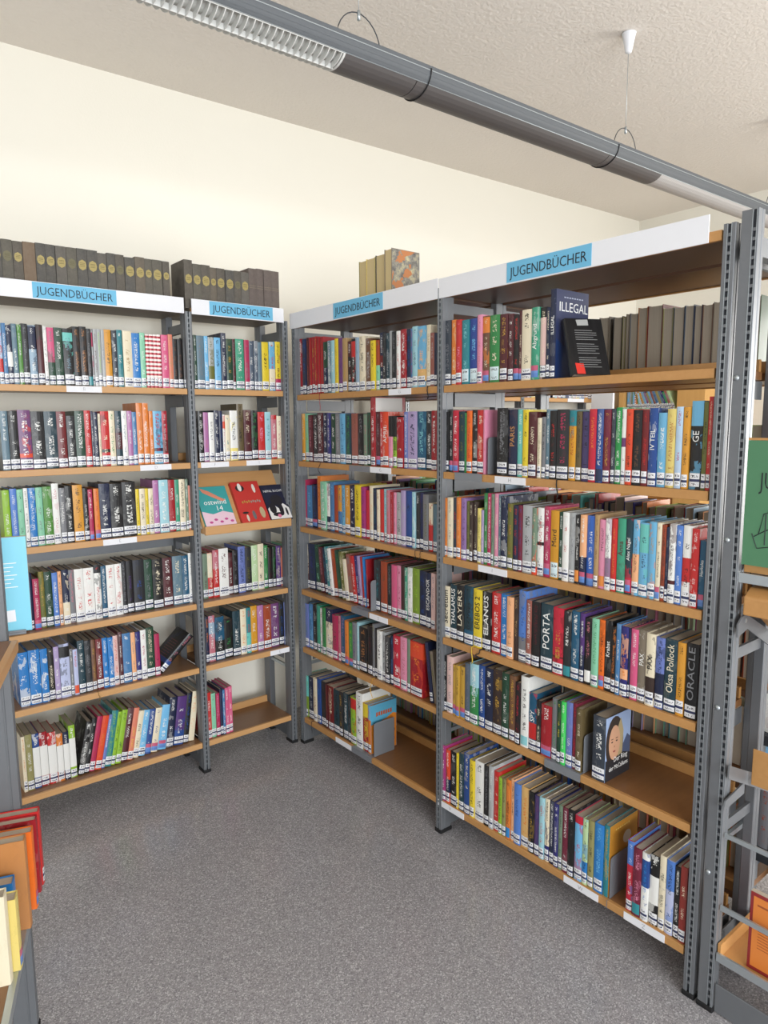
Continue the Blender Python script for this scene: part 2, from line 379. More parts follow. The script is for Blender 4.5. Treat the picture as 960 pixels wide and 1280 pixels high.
def shelf_label(row, s0, s1, z, ch, label, grey=False):
    e = empty('shelf_label', label, 'label', None, *(LW if row == 'L' else RW))
    MB().box(s0, s1, -.0022, -.0004, z-.0245, z-.001).build('card', M['paper'] if not grey else M['plate'], e)
    if ch: text_mesh('lettering', ch, .019, M['ink'], e, at((s0+s1)/2, -.0025, z-.0125) @ FACE, thin=.0006, extrude=.0002)
SL = 'white card lettered {} on the beech edge of the {} {}'
for row, s0, s1, i, ch, what in (
    ('L', -.979, -.847, 0, 'B', 'white card lettered B on the top shelf edge, wide wall bay'), ('L', -.711, -.578, 1, 'D', 'white card lettered D on the second shelf edge, wide wall bay'),
    ('L', -.877, -.741, 2, 'E', 'white card lettered E on the third shelf edge, wide wall bay'),
    ('L', -.444, -.311, 1, 'F', 'white card lettered F above the slanted display board'), ('L', -.223, -.094, 1, 'I', 'white card lettered I above the slanted display board'),
    ('L', -.128, -.022, 4, 'L', 'white card beside the corner upright on the fifth shelf edge'),
    ('R', .728, .862, 0, 'G', 'white card on the top shelf edge of the inner double-sided bay'), ('R', .604, .740, 1, 'G', 'white card beside a grey holder on the second edge, inner bay'),
    ('R', .589, .713, 3, 'S', 'white card beside a grey bookend foot on the fourth edge, inner bay'), ('R', .320, .575, 5, '', 'long white card under the comic book on the bottom edge, inner bay'),
    ('R', 1.291, 1.422, 1, 'H', 'white card lettered H on the second shelf edge, outer bay'), ('R', 1.219, 1.351, 2, 'I', 'white card lettered I on the third shelf edge, outer bay'),
    ('R', 1.012, 1.159, 5, 'V', 'white card lettered V on the lowest edge beside the middle upright'), ('R', 1.612, 1.741, 5, 'W', 'white card lettered W under the low grey bookend'),
    ('R', 1.83, 1.96, 5, 'Z', 'white card lettered Z at the end of the lowest shelf edge')):
    shelf_label(row, s0, s1, (ZL if row == 'L' else ZR)[i], ch, what)

def bookend(row, s, z, h, dep, foot0, foot1, label, off=.012):
    e = empty('bookend', label, 'bookend', None, *(LW if row == 'L' else RW))
    o = [(off, z+.0012), (off+dep, z+.0012), (off+dep, z+h), (off+.012, z+h), (off+.003, z+h-.004), (off, z+h-.014)]
    MB().prism(o, s-.0008, s+.0008, axis=0).build('upright_plate', M['plate'], e)
    MB().box(foot0, foot1, -.0035, -.0024, z-.025, z+.002).box(foot0, foot1, -.0035, off+.02, z+.0001, z+.00035).build('foot_plate', M['plate'], e)
bookend('R', .5955, ZR[5], .155, .115, .448, .5955, 'grey metal bookend in front of the orange comic on the lowest inner shelf')
bookend('R', 1.6635, ZR[4], .125, .12, 1.525, 1.6635, 'grey metal bookend between a gold book and the portrait cover book')
bookend('R', 1.7715, ZR[5], .135, .12, 1.7715, 1.773, 'dark grey metal bookend beside the amber book on the lowest shelf')
bookend('R', 1.2465, ZR[1], .128, .13, 1.101, 1.233, 'dark grey metal bookend beside the pink book on the second shelf')
bookend('R', .583, ZR[3], .135, .10, .462, .583, 'grey metal bookend among leaning books on the fourth inner shelf')
e = empty('label_holder', 'empty grey metal label holder on the second edge of the inner bay', 'label holder', None, *RW)
MB().box(.458, .600, -.0022, -.0004, ZR[1]-.025, ZR[1]-.0005).build('holder_plate', M['plate'], e)

# ------------------------------------------------------------------ books
class Acc:
    """collects cover, pages and sticker geometry with per-corner colours"""
    def __init__(s): s.v = []; s.f = []; s.mi = []; s.un = []; s.um = []; s.c = {'c1': [], 'c2': [], 'ct': [], 'pr': []}
    def face(s, idx, mi, un, um, cols):
        s.f.append(idx); s.mi.append(mi); s.un += un; s.um += um
        for a, c in zip(('c1', 'c2', 'ct', 'pr'), cols): s.c[a] += [c]*len(idx)
    def mesh(s, name, mats):
        me = bpy.data.meshes.new(name); me.from_pydata(s.v, [], s.f)
        for m in mats: me.materials.append(m)
        if len(mats) > 1: me.polygons.foreach_set('material_index', s.mi)
        for nm, dat in (('norm', s.un), ('metre', s.um)):
            l = me.uv_layers.new(name=nm); l.data.foreach_set('uv', [x for p in dat for x in p])
        for a, dat in s.c.items():
            l = me.color_attributes.new(a, 'FLOAT_COLOR', 'CORNER'); l.data.foreach_set('color', [x for p in dat for x in p])
        me.update(); return me
def spine_pts(w, off, y0=0):
    b = min(.0022, w*.09)
    return [(-w/2-off*.2, b-off), (-w*.25, b*.25-off), (0, -off), (w*.25, b*.25-off), (w/2+off*.2, b-off)]
def add_cover(a, w, h, d, cols, tf, mi=0):
    t = min(.0018, w*.15); sp = spine_pts(w, 0); b = sp[0][1]
    out = [(-w/2, d)] + sp + [(w/2, d)]
    inn = [(w/2-t, d), (w/2-t, b+t), (-w/2+t, b+t), (-w/2+t, d)]
    ring = out+inn; n = len(ring); base = len(a.v)
    for z in (0, h):
        for p in ring: a.v.append(tuple(tf @ Vector((p[0], p[1], z))))
    for i in range(n):
        j = (i+1) % n; idx = (base+i, base+j, base+n+j, base+n+i)
        sp_face = 1 <= i <= 4
        if sp_face: ua, ub = ring[i][0]/w, ring[j][0]/w
        else: ua = ub = 5.0
        xa, xb = (ring[i][0], ring[j][0]) if sp_face else (ring[i][1]+.2, ring[j][1]+.2)
        a.face(idx, mi, [(ua, 0), (ub, 0), (ub, 1), (ua, 1)], [(xa, 0), (xb, 0), (xb, h), (xa, h)], cols)
    for z, o in ((0, 0), (h, n)):
        for q in ((0, 1, n-2, n-1), (1, 2, 3, n-2), (3, 4, n-3, n-2), (4, 5, n-3), (5, 6, n-4, n-3)):
            idx = tuple(base+o+i for i in (q if o else q[::-1]))
            a.face(idx, 0, [(5.0, z/h)]*len(q), [(.2, z)]*len(q), cols)
def add_box(a, x0, x1, y0, y1, z0, z1, mi, cols, tf):
    b = len(a.v)
    for x in (x0, x1):
        for y in (y0, y1):
            for z in (z0, z1): a.v.append(tuple(tf @ Vector((x, y, z))))
    for q in ((0,1,3,2), (4,6,7,5), (0,4,5,1), (2,3,7,6), (0,2,6,4), (1,5,7,3)):
        a.face(tuple(b+i for i in q), mi, [(0, 0)]*4, [(0, 0)]*4, cols)
def add_sticker(a, w, z0, z1, cols, tf, mi, frac=1.0):
    sp = [(x*frac, y) for x, y in spine_pts(w, .0007)]; b = len(a.v)
    for z in (z0, z1):
        for p in sp: a.v.append(tuple(tf @ Vector((p[0], p[1], z))))
    for i in range(4):
        a.face((b+i, b+i+1, b+5+i+1, b+5+i), mi, [(sp[i][0]/w, 0), (sp[i+1][0]/w, 0), (sp[i+1][0]/w, 1), (sp[i][0]/w, 1)],
               [(sp[i][0], z0), (sp[i+1][0], z0), (sp[i+1][0], z1), (sp[i][0], z1)], cols)
DATA = """R21 1 1.0274 0.0371 0.227 slate grey
R21 1 1.0645 0.0253 0.226 orange cream
R21 1 1.0898 0.0278 0.223 red pink
R21 1 1.1176 0.0351 0.219 teal lightteal sw=lightteal
R21 1 1.1526 0.0390 0.220 royal lightblue sw=lightteal
R21 1 1.1916 0.0233 0.228 pink rose
R21 1 1.2149 0.0311 0.221 brown cream hi=orange:.75-.98 lb=blue
R21 1 1.2460 0.0446 0.220 green cream sw=lightteal
R21 1 1.2907 0.0348 0.218 maroon gold
R21 1 1.3254 0.0234 0.215 maroon white
R21 1 1.3489 0.0231 0.209 black red hi=darkbrown:.7-.95 lb=blue
R21 0 1.3719 0.0124 0.219 maroon cream lb=blue
R21 1 1.3844 0.0407 0.220 cream black
R21 1 1.4250 0.0301 0.222 seagreen white T=Abgrund lb=blue
R21 1 1.4551 0.0253 0.219 black cream hi=blush:.2-.86
R21 0 1.4804 0.0153 0.216 navy cream
R21 1 1.4957 0.0216 0.268 navy white T=ILLEGAL cover=ILLEGAL
R22 1 1.0166 0.0327 0.216 black grey
R22 0 1.0493 0.0182 0.225 black white lb=blue
R22 1 1.0675 0.0292 0.221 crimson white lb=blue
R22 1 1.0967 0.0312 0.217 darkteal olive
R22 0 1.1278 0.0099 0.211 green black st=0
R22 1 1.1377 0.0260 0.218 tangerine red
R22 1 1.1637 0.0241 0.221 black white
R22 1 1.1879 0.0318 0.220 red cream
R22 0 1.2197 0.0122 0.220 pink red st=0
R22 1 1.2822 0.0488 0.225 black grey
R22 1 1.3310 0.0362 0.219 navy copper T=PARIS
R22 1 1.3672 0.0245 0.219 aqua white
R22 1 1.3917 0.0249 0.218 yellow black
R22 1 1.4166 0.0342 0.210 maroon cream
R22 0 1.4508 0.0160 0.191 cream olive
R22 0 1.4667 0.0166 0.194 grey black
R22 0 1.4833 0.0156 0.217 steel white
R22 1 1.4990 0.0262 0.212 black red
R22 1 1.5252 0.0465 0.216 charcoal raspberry
R22 1 1.5717 0.0256 0.212 ochre rust hi=teal:.78-1
R22 1 1.5972 0.0191 0.209 bronze black
R22 1 1.6163 0.0283 0.208 violet black
R22 1 1.6445 0.0253 0.215 crimson orange
R22 1 1.6698 0.0238 0.215 blue white lb=navy
R22 1 1.6936 0.0234 0.213 wine gold
R22 1 1.7170 0.0138 0.215 slate white
R22 1 1.7308 0.0201 0.218 leafgreen white
R22 1 1.7509 0.0147 0.213 white maroon hi=plum:.5-.62
R22 1 1.7657 0.0212 0.213 orangered black
R22 1 1.7868 0.0279 0.210 black brown
R22 1 1.8147 0.0204 0.209 darkred red
R22 1 1.8351 0.0262 0.214 blue white T=IV_TEIL
R22 1 1.8613 0.0263 0.201 skyblue white
R22 1 1.8876 0.0257 0.211 straw rust
R22 1 1.9133 0.0196 0.216 paleblue raspberry
R22 1 1.9329 0.0193 0.215 amber black
R22 1 1.9523 0.0324 0.230 black white T=GE hi=skyblue:.72-1
R22 1 1.9847 0.0132 0.227 olive black
R22 1 1.9979 0.0118 0.240 red cream
R23 0 1.0139 0.0178 0.210 lime white
R23 0 1.0317 0.0160 0.218 orange black
R23 1 1.0477 0.0290 0.221 cream grey
R23 0 1.0767 0.0182 0.222 slate red
R23 0 1.0949 0.0231 0.225 orange peach
R23 1 1.1180 0.0278 0.224 lilac plum
R23 0 1.1458 0.0150 0.215 olive black
R23 0 1.1608 0.0173 0.214 darkbrown cream
R23 0 1.1780 0.0171 0.216 darkbrown cream
R23 0 1.1951 0.0193 0.194 paleyellow olive
R23 0 1.2144 0.0143 0.190 lavender white
R23 0 1.2288 0.0180 0.250 green white
R23 0 1.2467 0.0173 0.251 raspberry white
R23 0 1.2640 0.0116 0.250 sage black
R23 0 1.2756 0.0183 0.252 pink cream
R23 0 1.2939 0.0136 0.250 steel white
R23 1 1.3076 0.0291 0.246 navy white
R23 1 1.3366 0.0242 0.223 olive orange
R23 1 1.3608 0.0229 0.220 navy red
R23 0 1.3838 0.0171 0.222 wine blue
R23 1 1.4009 0.0410 0.224 silver black
R23 0 1.4419 0.0185 0.219 sage cream hi=orangered:0-.12
R23 1 1.4604 0.0263 0.221 white red hi=black:.45-.5
R23 1 1.4867 0.0258 0.227 raspberry white lb=blue
R23 1 1.5125 0.0331 0.217 ochre black T=Mord sw=skyblue
R23 0 1.5455 0.0153 0.216 darkgreen white
R23 1 1.5608 0.0245 0.216 white red
R23 1 1.5853 0.0241 0.217 silver grey
R23 0 1.6094 0.0164 0.213 black white lb=orange
R23 1 1.6258 0.0216 0.215 navy white hi=peach:.4-1 lb=blue
R23 1 1.6474 0.0283 0.214 cobalt white lb=blue
R23 1 1.6757 0.0156 0.220 tan brown
R23 1 1.6913 0.0223 0.207 pink black lb=orange
R23 1 1.7136 0.0202 0.212 white grey hi=mauve:.15-.45
R23 1 1.7338 0.0183 0.214 red orange
R23 1 1.7521 0.0278 0.217 seagreen maroon T=Anna
R23 1 1.7799 0.0202 0.219 darkteal white T=Alex_Nagel hi=crimson:.02-.22 lb=blue
R23 1 1.8001 0.0211 0.218 skyblue brown hi=peach:.12-.55
R23 1 1.8212 0.0294 0.212 skyblue navy hi=aqua:.6-.98
R23 1 1.8506 0.0227 0.218 skyblue tan hi=orange:.16-.2
R23 1 1.8733 0.0149 0.217 cream black lb=blue
R23 1 1.8882 0.0133 0.213 rust black
R23 0 1.9015 0.0088 0.208 navy grey
R23 1 1.9103 0.0188 0.218 white black hi=maroon:.24-.29
R23 1 1.9291 0.0185 0.216 cornflower white
R23 1 1.9476 0.0257 0.218 white black hi=red:.3-.6
R23 1 1.9733 0.0214 0.213 red white
R23 1 1.9947 0.0167 0.183 petrol white T=Herkules lb=blue
R24 1 1.0188 0.0445 0.196 cream black T=Secretum
R24 1 1.0633 0.0371 0.208 darkteal white T=THALAMUS
R24 1 1.1003 0.0388 0.213 black cream T=LAYERS
R24 1 1.1392 0.0454 0.218 darkteal black hi=petrol:0-.25
R24 1 1.1846 0.0442 0.214 yellow black T=EREBOS_2
R24 1 1.2287 0.0406 0.213 black white T=ELANUS
R24 1 1.2693 0.0410 0.217 red white
R24 1 1.3103 0.0305 0.218 azure white
R24 1 1.3408 0.0290 0.215 peach brown
R24 0 1.3698 0.0198 0.220 darkbrown tan st=0
R24 1 1.3896 0.0345 0.246 cornflower blue hi=grey:0-.35
R24 1 1.4241 0.0233 0.220 rosewood white
R24 1 1.4474 0.0357 0.221 black maroon
R24 1 1.4831 0.0504 0.221 darkteal white T=PORTA
R24 1 1.5334 0.0410 0.219 crimson gold hi=darkred:.25-.28
R24 1 1.5744 0.0286 0.215 charcoal white lb=teal
R24 1 1.6030 0.0298 0.221 petrol white
R24 1 1.6328 0.0183 0.220 purple white hi=navy:0-.4
R24 1 1.6512 0.0253 0.209 black rose lb=white
R24 1 1.6764 0.0248 0.213 mint green
R24 1 1.7012 0.0209 0.214 tangerine black lb=blue
R24 1 1.7221 0.0240 0.217 black white T=Krabat
R24 0 1.7461 0.0152 0.202 black orange
R24 1 1.7613 0.0150 0.216 steelblue white
R24 1 1.7764 0.0247 0.212 indigo orange hi=peach:.25-.4
R24 0 1.8011 0.0065 0.209 navy blue
R24 1 1.8076 0.0241 0.211 rosepink white
R24 1 1.8317 0.0262 0.213 taupe white T=PAX
R24 1 1.8578 0.0284 0.211 cream black T=PAX hi=darkbrown:.12-.4
R24 1 1.8862 0.0272 0.206 periwinkle navy hi=navy:.1-.5
R24 1 1.9134 0.0368 0.209 darkteal cream T=Oksa_Pollock
R24 1 1.9501 0.0230 0.207 amber black
R24 1 1.9731 0.0351 0.211 black grey T=ORACLE
R25 0 1.0312 0.0193 0.218 black white
R25 1 1.0505 0.0326 0.222 blush grey
R25 0 1.0830 0.0160 0.196 gold black lb=blue
R25 0 1.0991 0.0212 0.199 gold black lb=blue
R25 0 1.1203 0.0276 0.200 gold black lb=blue
R25 0 1.1479 0.0267 0.221 slategrey grey
R25 1 1.1746 0.0402 0.229 green white hi=iceblue:.62-1
R25 1 1.2148 0.0295 0.231 blue white
R25 1 1.2443 0.0409 0.230 navy white hi=navy:0-.2
R25 1 1.2852 0.0422 0.238 darkbrown gold
R25 1 1.3274 0.0321 0.236 darkgreen white
R25 1 1.3594 0.0292 0.236 brown gold
R25 0 1.3886 0.0221 0.220 black crimson
R25 1 1.4107 0.0330 0.248 white black lb=lightteal
R25 1 1.4436 0.0339 0.200 petrol white T=SPY hi=red:.2-.48
R25 0 1.4776 0.0188 0.183 black cream
R25 1 1.4963 0.0429 0.176 cardinal white lb=blue
R25 1 1.5392 0.0220 0.210 grey green
R25 0 1.5611 0.0158 0.209 darkgreen yellow
R25 0 1.5769 0.0175 0.211 brightgreen white
R25 1 1.5944 0.0249 0.215 periwinkle white
R25 0 1.6194 0.0151 0.218 wine red
R25 1 1.6345 0.0224 0.208 bronze cream
R25 1 1.6935 0.0461 0.206 slate white cover=FACE
R26 0 1.0218 0.0309 0.225 magenta white
R26 0 1.0527 0.0221 0.215 orangered white hi=navy:.2-.45
R26 1 1.0749 0.0354 0.216 black white
R26 0 1.1103 0.0097 0.221 yellow black
R26 0 1.1199 0.0276 0.226 darkteal white
R26 1 1.1476 0.0313 0.237 blue cream
R26 0 1.1789 0.0257 0.223 yellow black
R26 1 1.2046 0.0452 0.231 white black
R26 0 1.2498 0.0256 0.230 black grey
R26 0 1.2754 0.0209 0.239 silver white
R26 0 1.2963 0.0239 0.226 red cream
R26 0 1.3202 0.0165 0.212 lime black
R26 0 1.3367 0.0187 0.215 khaki black
R26 0 1.3554 0.0208 0.220 orange black lb=azure
R26 0 1.3762 0.0160 0.228 peach black
R26 1 1.3921 0.0292 0.222 cornflower blue
R26 1 1.4213 0.0351 0.222 sand orange
R26 1 1.4564 0.0233 0.220 black gold
R26 0 1.4798 0.0215 0.215 violet plum
R26 0 1.5013 0.0212 0.219 iceblue red
R26 0 1.5226 0.0186 0.222 cream black hi=indigo:.02-.25
R26 0 1.5412 0.0184 0.222 navy white
R26 0 1.5596 0.0191 0.221 indigo white
R26 0 1.5787 0.0157 0.223 sage black
R26 1 1.5944 0.0235 0.224 wine white
R26 1 1.6179 0.0240 0.229 black white
R26 1 1.6419 0.0299 0.220 lightblue red hi=crimson:.88-1
R26 1 1.6718 0.0198 0.221 palegreen black hi=azure:.08-.35
R26 1 1.6916 0.0220 0.225 khaki black
R26 1 1.7135 0.0337 0.227 azure lightblue
R26 1 1.7472 0.0196 0.234 teal gold cover=AMBER st=0
R26 1 1.8269 0.0222 0.225 crimson white hi=cornflower:.66-1
R26 1 1.8491 0.0280 0.215 wine pink lb=teal
R26 1 1.8771 0.0229 0.213 white azure hi=blue:.5-.9
R26 1 1.8999 0.0299 0.217 black white hi=white:.3-.7
R26 1 1.9298 0.0202 0.229 cream black
R26 1 1.9500 0.0252 0.226 lavenderblue black hi=cornflower:.6-1
R26 1 1.9752 0.0177 0.219 black white
R26 1 1.9929 0.0209 0.230 brick cream
R11 0 0.0041 0.0276 0.234 khaki orange
R11 0 0.0317 0.0331 0.258 cardinal white
R11 0 0.0648 0.0347 0.255 navy blue
R11 0 0.0995 0.0193 0.258 maroon rust
R11 0 0.1188 0.0247 0.256 cardinal rust
R11 0 0.1435 0.0244 0.257 cardinal gold
R11 0 0.1680 0.0207 0.257 cardinal gold
R11 0 0.1887 0.0239 0.254 cardinal rust
R11 0 0.2126 0.0257 0.252 cardinal rust
R11 0 0.2383 0.0346 0.226 darkgreen white hi=navy:0-.5
R11 0 0.2729 0.0262 0.228 steel white
R11 0 0.2991 0.0291 0.227 iceblue white
R11 0 0.3281 0.0286 0.232 yellow gold
R11 0 0.3568 0.0313 0.232 plum purple
R11 0 0.3881 0.0339 0.228 tan gold
R11 0 0.4220 0.0285 0.212 black white hi=maroon:.7-1
R11 0 0.4505 0.0316 0.220 black white hi=red:.65-.95
R11 0 0.4822 0.0265 0.222 silverblue navy
R11 1 0.5086 0.0404 0.224 cream black
R11 0 0.5490 0.0362 0.212 brown silver
R11 0 0.5852 0.0306 0.200 yellow black
R11 0 0.6158 0.0246 0.199 mint green hi=rust:.5-1
R11 0 0.6404 0.0243 0.226 navy white hi=darkred:.4-.6
R11 0 0.6647 0.0187 0.222 charcoal white
R11 0 0.6834 0.0211 0.220 darkteal silver
R11 0 0.7045 0.0183 0.226 silver grey
R11 0 0.7228 0.0273 0.222 black grey
R11 0 0.7501 0.0213 0.221 white red
R11 1 0.7714 0.0350 0.225 cardinal white
R11 0 0.8064 0.0246 0.223 navy blue
R11 0 0.8310 0.0122 0.223 steelblue red
R11 1 0.8432 0.0312 0.228 iceblue navy
R11 1 0.8744 0.0460 0.225 skyblue peach hi=sand:.1-.3
R11 0 0.9204 0.0239 0.226 cream tan
R11 0 0.9443 0.0227 0.195 rosewood silver
R11 0 0.9669 0.0157 0.192 navy black
R12 0 0.0000 0.0446 0.229 navy white
R12 0 0.0446 0.0259 0.223 amber cream
R12 0 0.0704 0.0328 0.223 mint lime
R12 0 0.1032 0.0359 0.216 maroon rose
R12 0 0.1391 0.0422 0.218 black white
R12 0 0.1813 0.0448 0.225 maroon white
R12 0 0.2261 0.0338 0.224 navy white
R12 0 0.2599 0.0266 0.224 indigo white
R12 0 0.2866 0.0361 0.221 darkgreen white
R12 0 0.3226 0.0354 0.219 grey silver
R12 0 0.3581 0.0411 0.219 skyblue blue
R12 0 0.3991 0.0433 0.218 darkteal green
R12 1 0.4424 0.0453 0.219 rosewood brown
R12 1 0.4878 0.0443 0.217 black grey
R12 0 0.5320 0.0261 0.215 sage rose
R12 0 0.5581 0.0223 0.221 darkgreen maroon
R12 1 0.5804 0.0310 0.283 cardinal white
R12 0 0.6115 0.0305 0.223 maroon grey lb=blue
R12 0 0.6420 0.0192 0.223 red white
R12 1 0.6612 0.0377 0.222 orangered white T=APRIL
R12 0 0.6989 0.0265 0.205 pink rose hi=black:.6-1
R12 0 0.7254 0.0245 0.205 lime black hi=black:.6-1
R12 1 0.7499 0.0400 0.200 cardinal white
R12 0 0.7899 0.0227 0.220 periwinkle white
R12 1 0.8126 0.0566 0.221 lavender navy
R12 1 0.8692 0.0501 0.220 petrol lightteal
R12 1 0.9193 0.0326 0.221 charcoal white
R12 1 0.9519 0.0297 0.222 cardinal white
R13 0 0.0000 0.0243 0.220 silver mint
R13 0 0.0243 0.0263 0.224 raspberry grey
R13 0 0.0506 0.0480 0.198 steelblue lightblue
R13 0 0.0986 0.0434 0.205 navy blue lb=blue
R13 0 0.1419 0.0319 0.247 orange rust
R13 0 0.1739 0.0453 0.224 mint white
R13 0 0.2192 0.0274 0.217 white rose hi=navy:0-.3
R13 0 0.2466 0.0337 0.226 steelblue lightblue
R13 0 0.2803 0.0299 0.213 rust red
R13 0 0.3102 0.0295 0.215 amber blue hi=steelblue:0-.45
R13 0 0.3397 0.0290 0.217 skyblue maroon
R13 0 0.3688 0.0381 0.219 amber cream
R13 0 0.4068 0.0374 0.222 navy white
R13 0 0.4442 0.0427 0.226 yellow black
R13 0 0.4869 0.0329 0.220 magenta purple
R13 0 0.5199 0.0265 0.208 crimson red
R13 0 0.5487 0.0261 0.229 cream peach
R13 0 0.5749 0.0229 0.220 navy teal
R13 0 0.5978 0.0198 0.216 cream rust
R13 0 0.6176 0.0252 0.219 red rust
R13 0 0.6428 0.0221 0.221 iceblue teal
R13 0 0.6650 0.0219 0.219 rose silver
R13 0 0.6868 0.0189 0.212 cardinal rose
R13 0 0.7058 0.0187 0.212 pink grey
R13 0 0.7245 0.0317 0.214 silver black
R13 0 0.7562 0.0311 0.224 lavender silver
R13 1 0.7873 0.0382 0.224 blue navy
R13 0 0.8254 0.0200 0.223 iceblue white
R13 0 0.8455 0.0223 0.222 charcoal white
R13 0 0.8677 0.0220 0.224 navy indigo
R13 0 0.8897 0.0313 0.218 grey olive
R13 0 0.9210 0.0237 0.187 cream red hi=red:.0-.55
R13 0 0.9447 0.0234 0.185 steel teal
R14 0 0.0000 0.0274 0.209 cream white hi=teal:0-.2 ln=-1
R14 0 0.0274 0.0302 0.217 maroon cream hi=cream:.75-1
R14 0 0.0576 0.0555 0.223 navy indigo ln=-3
R14 0 0.1132 0.0434 0.225 darkgreen mint ln=-4
R14 0 0.1566 0.0320 0.218 maroon rose ln=-6
R14 0 0.1886 0.0246 0.218 navy teal ln=-7
R14 0 0.2132 0.0277 0.226 teal white ln=-8
R14 0 0.2409 0.0240 0.222 white teal ln=-8
R14 0 0.2649 0.0304 0.222 rust orange ln=-8
R14 0 0.2953 0.0366 0.222 darkgreen green ln=-8
R14 0 0.3318 0.0262 0.219 olive cream ln=-8
R14 0 0.3580 0.0291 0.189 cream white ln=-8
R14 0 0.3871 0.0318 0.216 rosewood grey ln=-8
R14 0 0.4189 0.0282 0.213 red white ln=-8
R14 0 0.4472 0.0217 0.217 indigo white ln=-8
R14 0 0.4688 0.0184 0.220 lavender purple ln=-7
R14 0 0.4872 0.0182 0.219 red rust ln=-6
R14 0 0.5054 0.0121 0.221 azure skyblue ln=-5
R14 0 0.5175 0.0132 0.212 cardinal steel ln=-3
R14 0 0.5650 0.0094 0.219 slate darkteal
R14 0 0.5744 0.0347 0.222 charcoal teal
R14 1 0.6091 0.0453 0.221 rust brown
R14 0 0.6544 0.0278 0.216 black grey
R14 0 0.6822 0.0355 0.217 rosepink rose
R14 0 0.7177 0.0295 0.220 pink raspberry
R14 0 0.7472 0.0238 0.225 darkbrown maroon
R14 0 0.7710 0.0183 0.219 seagreen white
R14 0 0.7893 0.0284 0.223 white green
R14 1 0.8177 0.0430 0.226 olivegreen lime
R14 1 0.8608 0.0371 0.222 navy blue
R14 1 0.8979 0.0316 0.221 navy white T=ESCANDOR
R14 0 0.9295 0.0239 0.223 blush grey
R15 0 0.0000 0.0049 0.212 lime olivegreen
R15 0 0.0049 0.0270 0.213 mint steel
R15 0 0.0319 0.0381 0.218 periwinkle steel
R15 0 0.0700 0.0337 0.223 steelblue lightblue
R15 0 0.1037 0.0332 0.224 black silver
R15 0 0.1369 0.0291 0.230 seagreen teal
R15 0 0.1660 0.0237 0.219 white rust
R15 0 0.1897 0.0298 0.229 green darkgreen
R15 1 0.2195 0.0556 0.234 cream white hi=navy:.72-1
R15 0 0.2751 0.0408 0.212 raspberry darkgreen
R15 0 0.3159 0.0201 0.215 rose charcoal
R15 0 0.3360 0.0363 0.221 petrol lilac
R15 0 0.3723 0.0293 0.205 orange rust lb=blue
R15 0 0.4015 0.0320 0.204 green lime lb=blue
R15 0 0.4336 0.0284 0.211 grey purple
R15 0 0.4619 0.0187 0.216 iceblue white
R15 1 0.4806 0.0581 0.202 black copper
R15 0 0.5387 0.0358 0.217 black maroon
R15 0 0.5746 0.0153 0.234 grey olive
R15 0 0.5899 0.0204 0.217 charcoal black
R15 0 0.6103 0.0317 0.215 white black
R15 0 0.6420 0.0227 0.215 silver black
R15 0 0.6648 0.0336 0.203 charcoal white
R15 0 0.6983 0.0193 0.210 navy steelblue
R15 1 0.7177 0.0461 0.221 crimson white
R15 1 0.7638 0.0424 0.225 pink rose
R15 0 0.8061 0.0208 0.226 sage grey
R15 1 0.8270 0.0760 0.226 cardinal orange hi=orangered:.7-.98
R15 0 0.9471 0.0193 0.240 navy purple ln=-8
R15 0 0.9664 0.0190 0.208 taupe olive ln=-8 st=0
R16 0 0.0000 0.0173 0.205 white crimson
R16 0 0.0173 0.0383 0.213 aqua olive hi=olivegreen:0-.5
R16 0 0.0556 0.0460 0.213 navy silver
R16 0 0.1016 0.0329 0.220 cream rust
R16 0 0.1345 0.0324 0.227 blue azure
R16 0 0.1669 0.0398 0.222 charcoal navy
R16 0 0.2067 0.0196 0.217 maroon rust
R16 0 0.2263 0.0464 0.218 darkred cream
R16 0 0.2727 0.0491 0.214 darkteal black
R16 0 0.3219 0.0297 0.218 charcoal gold
R16 0 0.3515 0.0401 0.220 darkteal white
R16 0 0.3917 0.0216 0.216 charcoal steel
R16 0 0.4133 0.0425 0.222 lime green hi=red:.75-.97
R16 1 0.4557 0.0485 0.258 white black
R16 0 0.5042 0.0406 0.221 cardinal yellow hi=yellow:.72-1
R16 1 0.5448 0.0233 0.223 skyblue orange cover=BLANK hi=orange:0-.7
L11 1 -1.2210 0.0211 0.221 white red
L11 0 -1.1999 0.0147 0.219 paleblue red hi=red:.2-.42
L11 0 -1.1851 0.0149 0.220 steelblue white
L11 1 -1.1702 0.0183 0.214 navy white hi=white:.3-.55
L11 1 -1.1519 0.0185 0.221 steel white
L11 0 -1.1335 0.0152 0.219 grass white
L11 1 -1.1182 0.0222 0.224 charcoal grey
L11 1 -1.0960 0.0277 0.220 silverblue white hi=navy:.6-.98
L11 1 -1.0684 0.0227 0.224 darkbrown maroon hi=maroon:.2-.75
L11 0 -1.0456 0.0141 0.220 white grey
L11 1 -1.0315 0.0249 0.216 rosepink grey hi=darkgreen:0-.4
L11 1 -1.0066 0.0307 0.218 darkgreen white
L11 1 -0.9759 0.0366 0.217 black steel hi=aqua:.78-.93
L11 1 -0.9393 0.0260 0.227 black copper
L11 1 -0.9133 0.0263 0.229 black copper
L11 0 -0.8869 0.0171 0.223 charcoal grey lb=teal
L11 0 -0.8698 0.0057 0.220 silver raspberry hi=raspberry:.7-.95
L11 0 -0.8641 0.0154 0.223 silver maroon
L11 0 -0.8487 0.0155 0.224 silver lime
L11 0 -0.8333 0.0136 0.223 silver grey
L11 1 -0.8197 0.0275 0.225 amber black
L11 1 -0.7922 0.0218 0.223 slate white
L11 1 -0.7704 0.0220 0.227 teal white
L11 1 -0.7483 0.0365 0.225 cream tan
L11 1 -0.7118 0.0338 0.219 azure white
L11 0 -0.6780 0.0221 0.223 mint white
